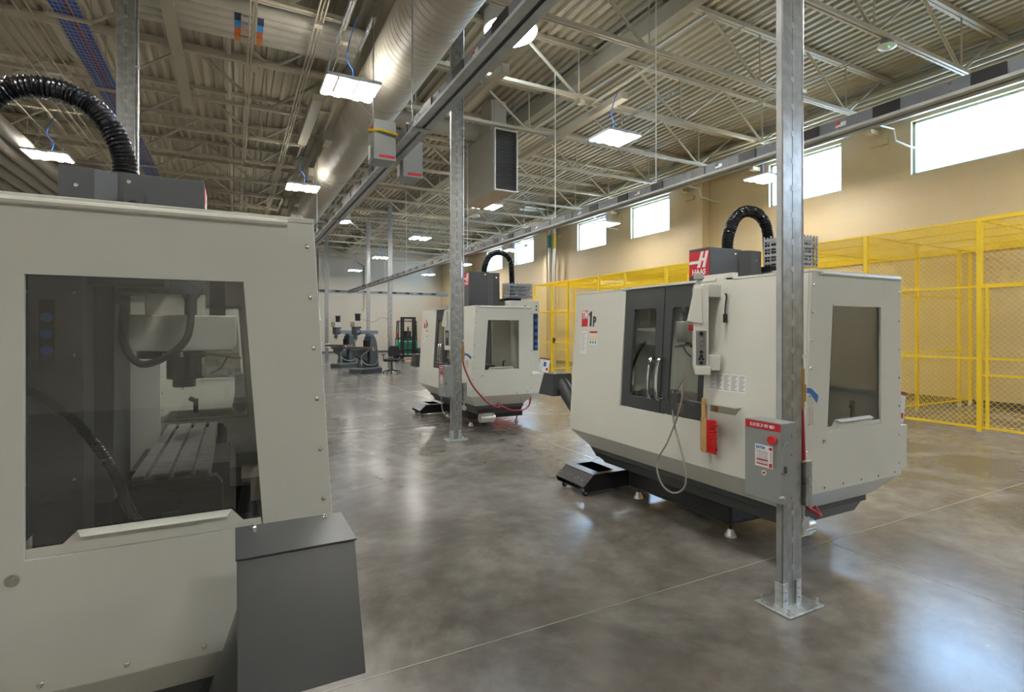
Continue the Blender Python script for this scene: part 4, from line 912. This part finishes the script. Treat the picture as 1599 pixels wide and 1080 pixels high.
# ------------------------------------------------------------------ knee mills
def knee_mill(loc, rz, label):
    t = thing('knee_mill', label, 'knee mill', loc, rz, 'two grey knee mills')     # ram points to -x
    MB().loft([[(-.55, -.3, 0), (.5, -.3, 0), (.5, .3, 0), (-.55, .3, 0)], [(-.55, -.3, .16), (.5, -.3, .16), (.5, .3, .16), (-.55, .3, .16)], [(-.5, -.26, .2), (.46, -.26, .2), (.46, .26, .2), (-.5, .26, .2)]]).build('base', m_mill, t, .015)
    MB().loft([[(a, -w_, z), (b, -w_, z), (b, w_, z), (a, w_, z)] for a, b, w_, z in ((-.02, .42, .22, .2), (.0, .40, .2, .7), (.02, .36, .18, 1.1), (.05, .28, .16, 1.32))]).build('column', m_mill, t, .03)
    box('dovetail_way', m_black, -.06, -.0, -.1, .1, .6, 1.18, t)
    MB().loft([[(-.08, -.14, .42), (-.08, .14, .42), (-.08, .14, .79), (-.08, -.14, .79)], [(-.58, -.12, .63), (-.58, .12, .63), (-.58, .12, .78), (-.58, -.12, .78)]]).build('knee', m_mill, t, .015)
    MB().cyl((-.35, 0, .2), (-.35, 0, .7), .05, 14).cyl((-.35, 0, .2), (-.35, 0, .34), .08, 14).build('knee_screw', m_mill, t)
    MB().box(-.62, -.1, -.2, .2, .78, .86).build('saddle', m_mill, t, .006)
    MB().box(-.49, -.21, -.64, .64, .865, .95).build('table', mat('brown_table', (.16, .125, .10), .4, .4), t, .004)
    for s_ in (-1, 1):
        MB().cyl((-.35, s_ * .64, .90), (-.35, s_ * .70, .90), .03, 10).tube(arc((-.35, s_ * .72, .90), .08, 0, 2 * PI, 20), .012, 6).tube([(-.44, s_ * .72, .90), (-.26, s_ * .72, .90)], .01, 6).build('handwheel', m_chrome, t)
    MB().cyl((.17, 0, 1.32), (.17, 0, 1.40), .16, 24).box(-.35, .52, -.09, .09, 1.40, 1.54).build('ram', mat('mill_ram', (.2, .24, .27), .3, .3), t, .02)
    MB().sphere((-.40, 0, 1.47), .11, 14).build('ram_adapter', m_mill, t)
    MB().box(-.62, -.42, -.11, .11, 1.38, 1.66).cyl((-.53, 0, 1.22), (-.53, 0, 1.4), .075, 16).build('mill_head', m_mill, t, .02)
    MB().cyl((-.53, 0, 1.14), (-.53, 0, 1.22), .045, 16).build('quill', m_chrome, t)
    MB().box(-.68, -.36, -.12, .12, 1.66, 1.87).build('belt_housing', m_castal, t, .02)
    MB().cyl((-.42, 0, 1.87), (-.42, 0, 2.08), .095, 20).cyl((-.42, 0, 2.08), (-.42, 0, 2.13), .11, 20).build('motor', m_black, t, .005)
    MB().box(-.683, -.681, -.03, .03, 1.73, 1.78).build('maker_plate', m_yprint, t); MB().box(-.3, -.298, -.04, .04, 1.6, 1.7).build('red_plate', m_red, t)
    MB().cyl((-.6, -.13, 1.5), (-.6, -.22, 1.5), .012, 8).sphere((-.6, -.23, 1.5), .02, 8).tube([(-.6, -.15, 1.35), (-.78, -.15, 1.3)], .008, 6).build('feed_lever', m_chrome, t)
    MB().tube(smooth_path([(-.5, -.62, .84), (-.55, -.3, .6), (-.4, -.35, .35), (.1, -.32, .3), (.3, -.3, .5)], 5), .015, 6).build('cable_guard', m_greyhose, t)
    return t
rk = math.radians(33)
k1 = knee_mill((4.25, 19.6, 0), rk, 'grey knee mill nearest the swivel chair')
k2 = dup(k1, (4.12, 22.9, 0), rk, 'grey knee mill standing behind and left of the other mill', 'two grey knee mills')
tag(MB().tube(smooth_path([(4.0, 19.5, 1.95), (4.5, 19.6, 1.85), (4.8, 19.7, 2.0), (5.06, 19.72, 1.9), (5.06, 19.72, 1.3)], 6), .012, 6).build('power_cable', m_greyhose), 'grey power cable from the knee mill to the column', 'cable')

# ------------------------------------------------------------------ swivel chair
chh = thing('swivel_chair', 'black swivel chair with armrests beside the knee mills', 'chair', (5.0, 18.9, 0), math.radians(150))
for k in range(5):
    a = 2 * PI * k / 5; l = MB().tube([(0, 0, .12), (.28 * math.cos(a), .28 * math.sin(a), .08)], [.03, .018], 8).build('base_arm', m_black, chh)
    MB().cyl((.3 * math.cos(a) - .02, .3 * math.sin(a), .03), (.3 * math.cos(a) + .02, .3 * math.sin(a), .03), .03, 12).build('caster', m_rubber, l)
MB().cyl((0, 0, .1), (0, 0, .42), .03, 12).build('gas_post', m_black, chh)
m_cloth = mat('black_cloth', (.02, .02, .022), .8)
MB().box(-.25, .25, -.24, .26, .43, .52).build('seat', m_cloth, chh, .035)
MB().loft([[(-.2, -.26, .6), (.2, -.26, .6), (.2, -.21, .6), (-.2, -.21, .6)], [(-.23, -.3, .78), (.23, -.3, .78), (.23, -.25, .78), (-.23, -.25, .78)], [(-.17, -.34, .97), (.17, -.34, .97), (.17, -.29, .97), (-.17, -.29, .97)]]).build('backrest', m_cloth, chh, .03)
MB().tube([(0, -.05, .42), (0, -.28, .44), (0, -.31, .7)], .02, 8).build('back_bracket', m_black, chh)
for s_ in (-1, 1):
    MB().tube([(s_ * .2, 0, .45), (s_ * .3, 0, .45), (s_ * .31, 0, .66)], .018, 8).box(s_ * .31 - .04, s_ * .31 + .04, -.13, .12, .66, .69).build('armrest', m_black, chh, .005)

# ------------------------------------------------------------------ forklift (mast towards the camera)
fk = thing('forklift', 'green forklift with black mast parked near the far wall', 'forklift', (7.75, 26.2, 0), math.radians(-12))
mm = MB()
for s_ in (-1, 1): mm.box(s_ * .33 - .05, s_ * .33 + .05, -.06, .06, .08, 2.15).box(s_ * .23 - .04, s_ * .23 + .04, -.03, .07, .15, 2.1)
mm.box(-.38, .38, -.05, .05, 2.1, 2.2).box(-.36, .36, -.03, .05, 1.15, 1.22).box(-.36, .36, -.03, .05, .2, .3).build('mast', m_black, fk, .005)
MB().cyl((-.0, .02, .2), (0, .02, 1.7), .045, 12).build('lift_cylinder', m_dgrey, fk)
MB().box(-.48, .48, -.14, -.08, .2, .27).box(-.48, .48, -.14, -.08, .5, .58).box(-.45, -.4, -.14, -.09, .2, .58).box(.4, .45, -.14, -.09, .2, .58).build('carriage', m_black, fk)
for s_ in (-1, 1): MB().box(s_ * .3 - .05, s_ * .3 + .05, -1.15, -.14, .06, .1).box(s_ * .3 - .05, s_ * .3 + .05, -.18, -.14, .06, .6).build('fork', m_black, fk, .004)
MB().loft([[(-.5, .2, .35), (.5, .2, .35), (.5, 2.2, .35), (-.5, 2.2, .35)], [(-.5, .2, .95), (.5, .2, .95), (.5, 2.25, 1.05), (-.5, 2.25, 1.05)]]).build('body', m_fgreen, fk, .05)
box('counterweight', m_fgreen, -.52, .52, 1.9, 2.4, .35, 1.15, fk, .08)
MB().box(-.3, .3, 1.1, 1.6, 1.0, 1.1).box(-.28, .28, 1.5, 1.62, 1.05, 1.5).build('seat', m_black, fk, .03)
MB().tube(arc((0, .75, 1.35), .17, 0, 2 * PI, 20, 'xy'), .013, 6).cyl((0, .6, .9), (0, .75, 1.35), .03, 8).build('steering_wheel', m_black, fk)
gd = MB()
for s_ in (-1, 1): gd.tube([(s_ * .46, .3, .9), (s_ * .44, .45, 2.0), (s_ * .44, 1.7, 2.02), (s_ * .46, 1.95, 1.0)], .032, 8)
for k in range(8): gd.box(-.44, .44, .5 + k * .16, .53 + k * .16, 1.99, 2.02)
gd.build('overhead_guard', m_black, fk)
for s_ in (-1, 1):
    for yy, r in ((.35, .32), (1.95, .26)):
        w_ = MB().cyl((s_ * .44, yy, r), (s_ * .64, yy, r), r, 24).build('wheel', m_rubber, fk, .02); MB().cyl((s_ * .645, yy, r), (s_ * .63, yy, r), r * .5, 16).build('hub', m_castal, w_)
MB().cyl((-.52, .5, 1.05), (-.52, .5, 1.4), .05, 10).build('fire_extinguisher', m_red, fk)
MB().sphere((-.38, .42, 1.85), .06, 8).sphere((.38, .42, 1.85), .06, 8).build('headlight', m_castal, fk)
tag(MB().box(-.4, .4, -.5, -.38, .01, .05).box(-.35, .4, -.2, -.08, .01, .05).build('wood_blocks', m_wood, loc=(7.7, 26.0, 0)), 'loose wooden slats on the floor before the forklift', 'wood')

# hanging plugs seen over the near machine
for i, (X, Y, z, l) in enumerate(((-2.4, 4.6, 2.25, 'left'), (-2.27, 4.7, 2.33, 'middle'), (-1.62, 4.0, 2.27, 'right'))):
    t = thing('hanging_plug', 'black cord plug hanging over the near machine, %s of three' % l, 'plug', (X, Y, z))
    MB().cyl((0, 0, 0), (0, 0, .09), .03, 10).build('plug_body', m_black, t, .004); MB().cyl((0, 0, .09), (0, 0, 3.9), .005, 6).build('cord', m_greyhose, t)
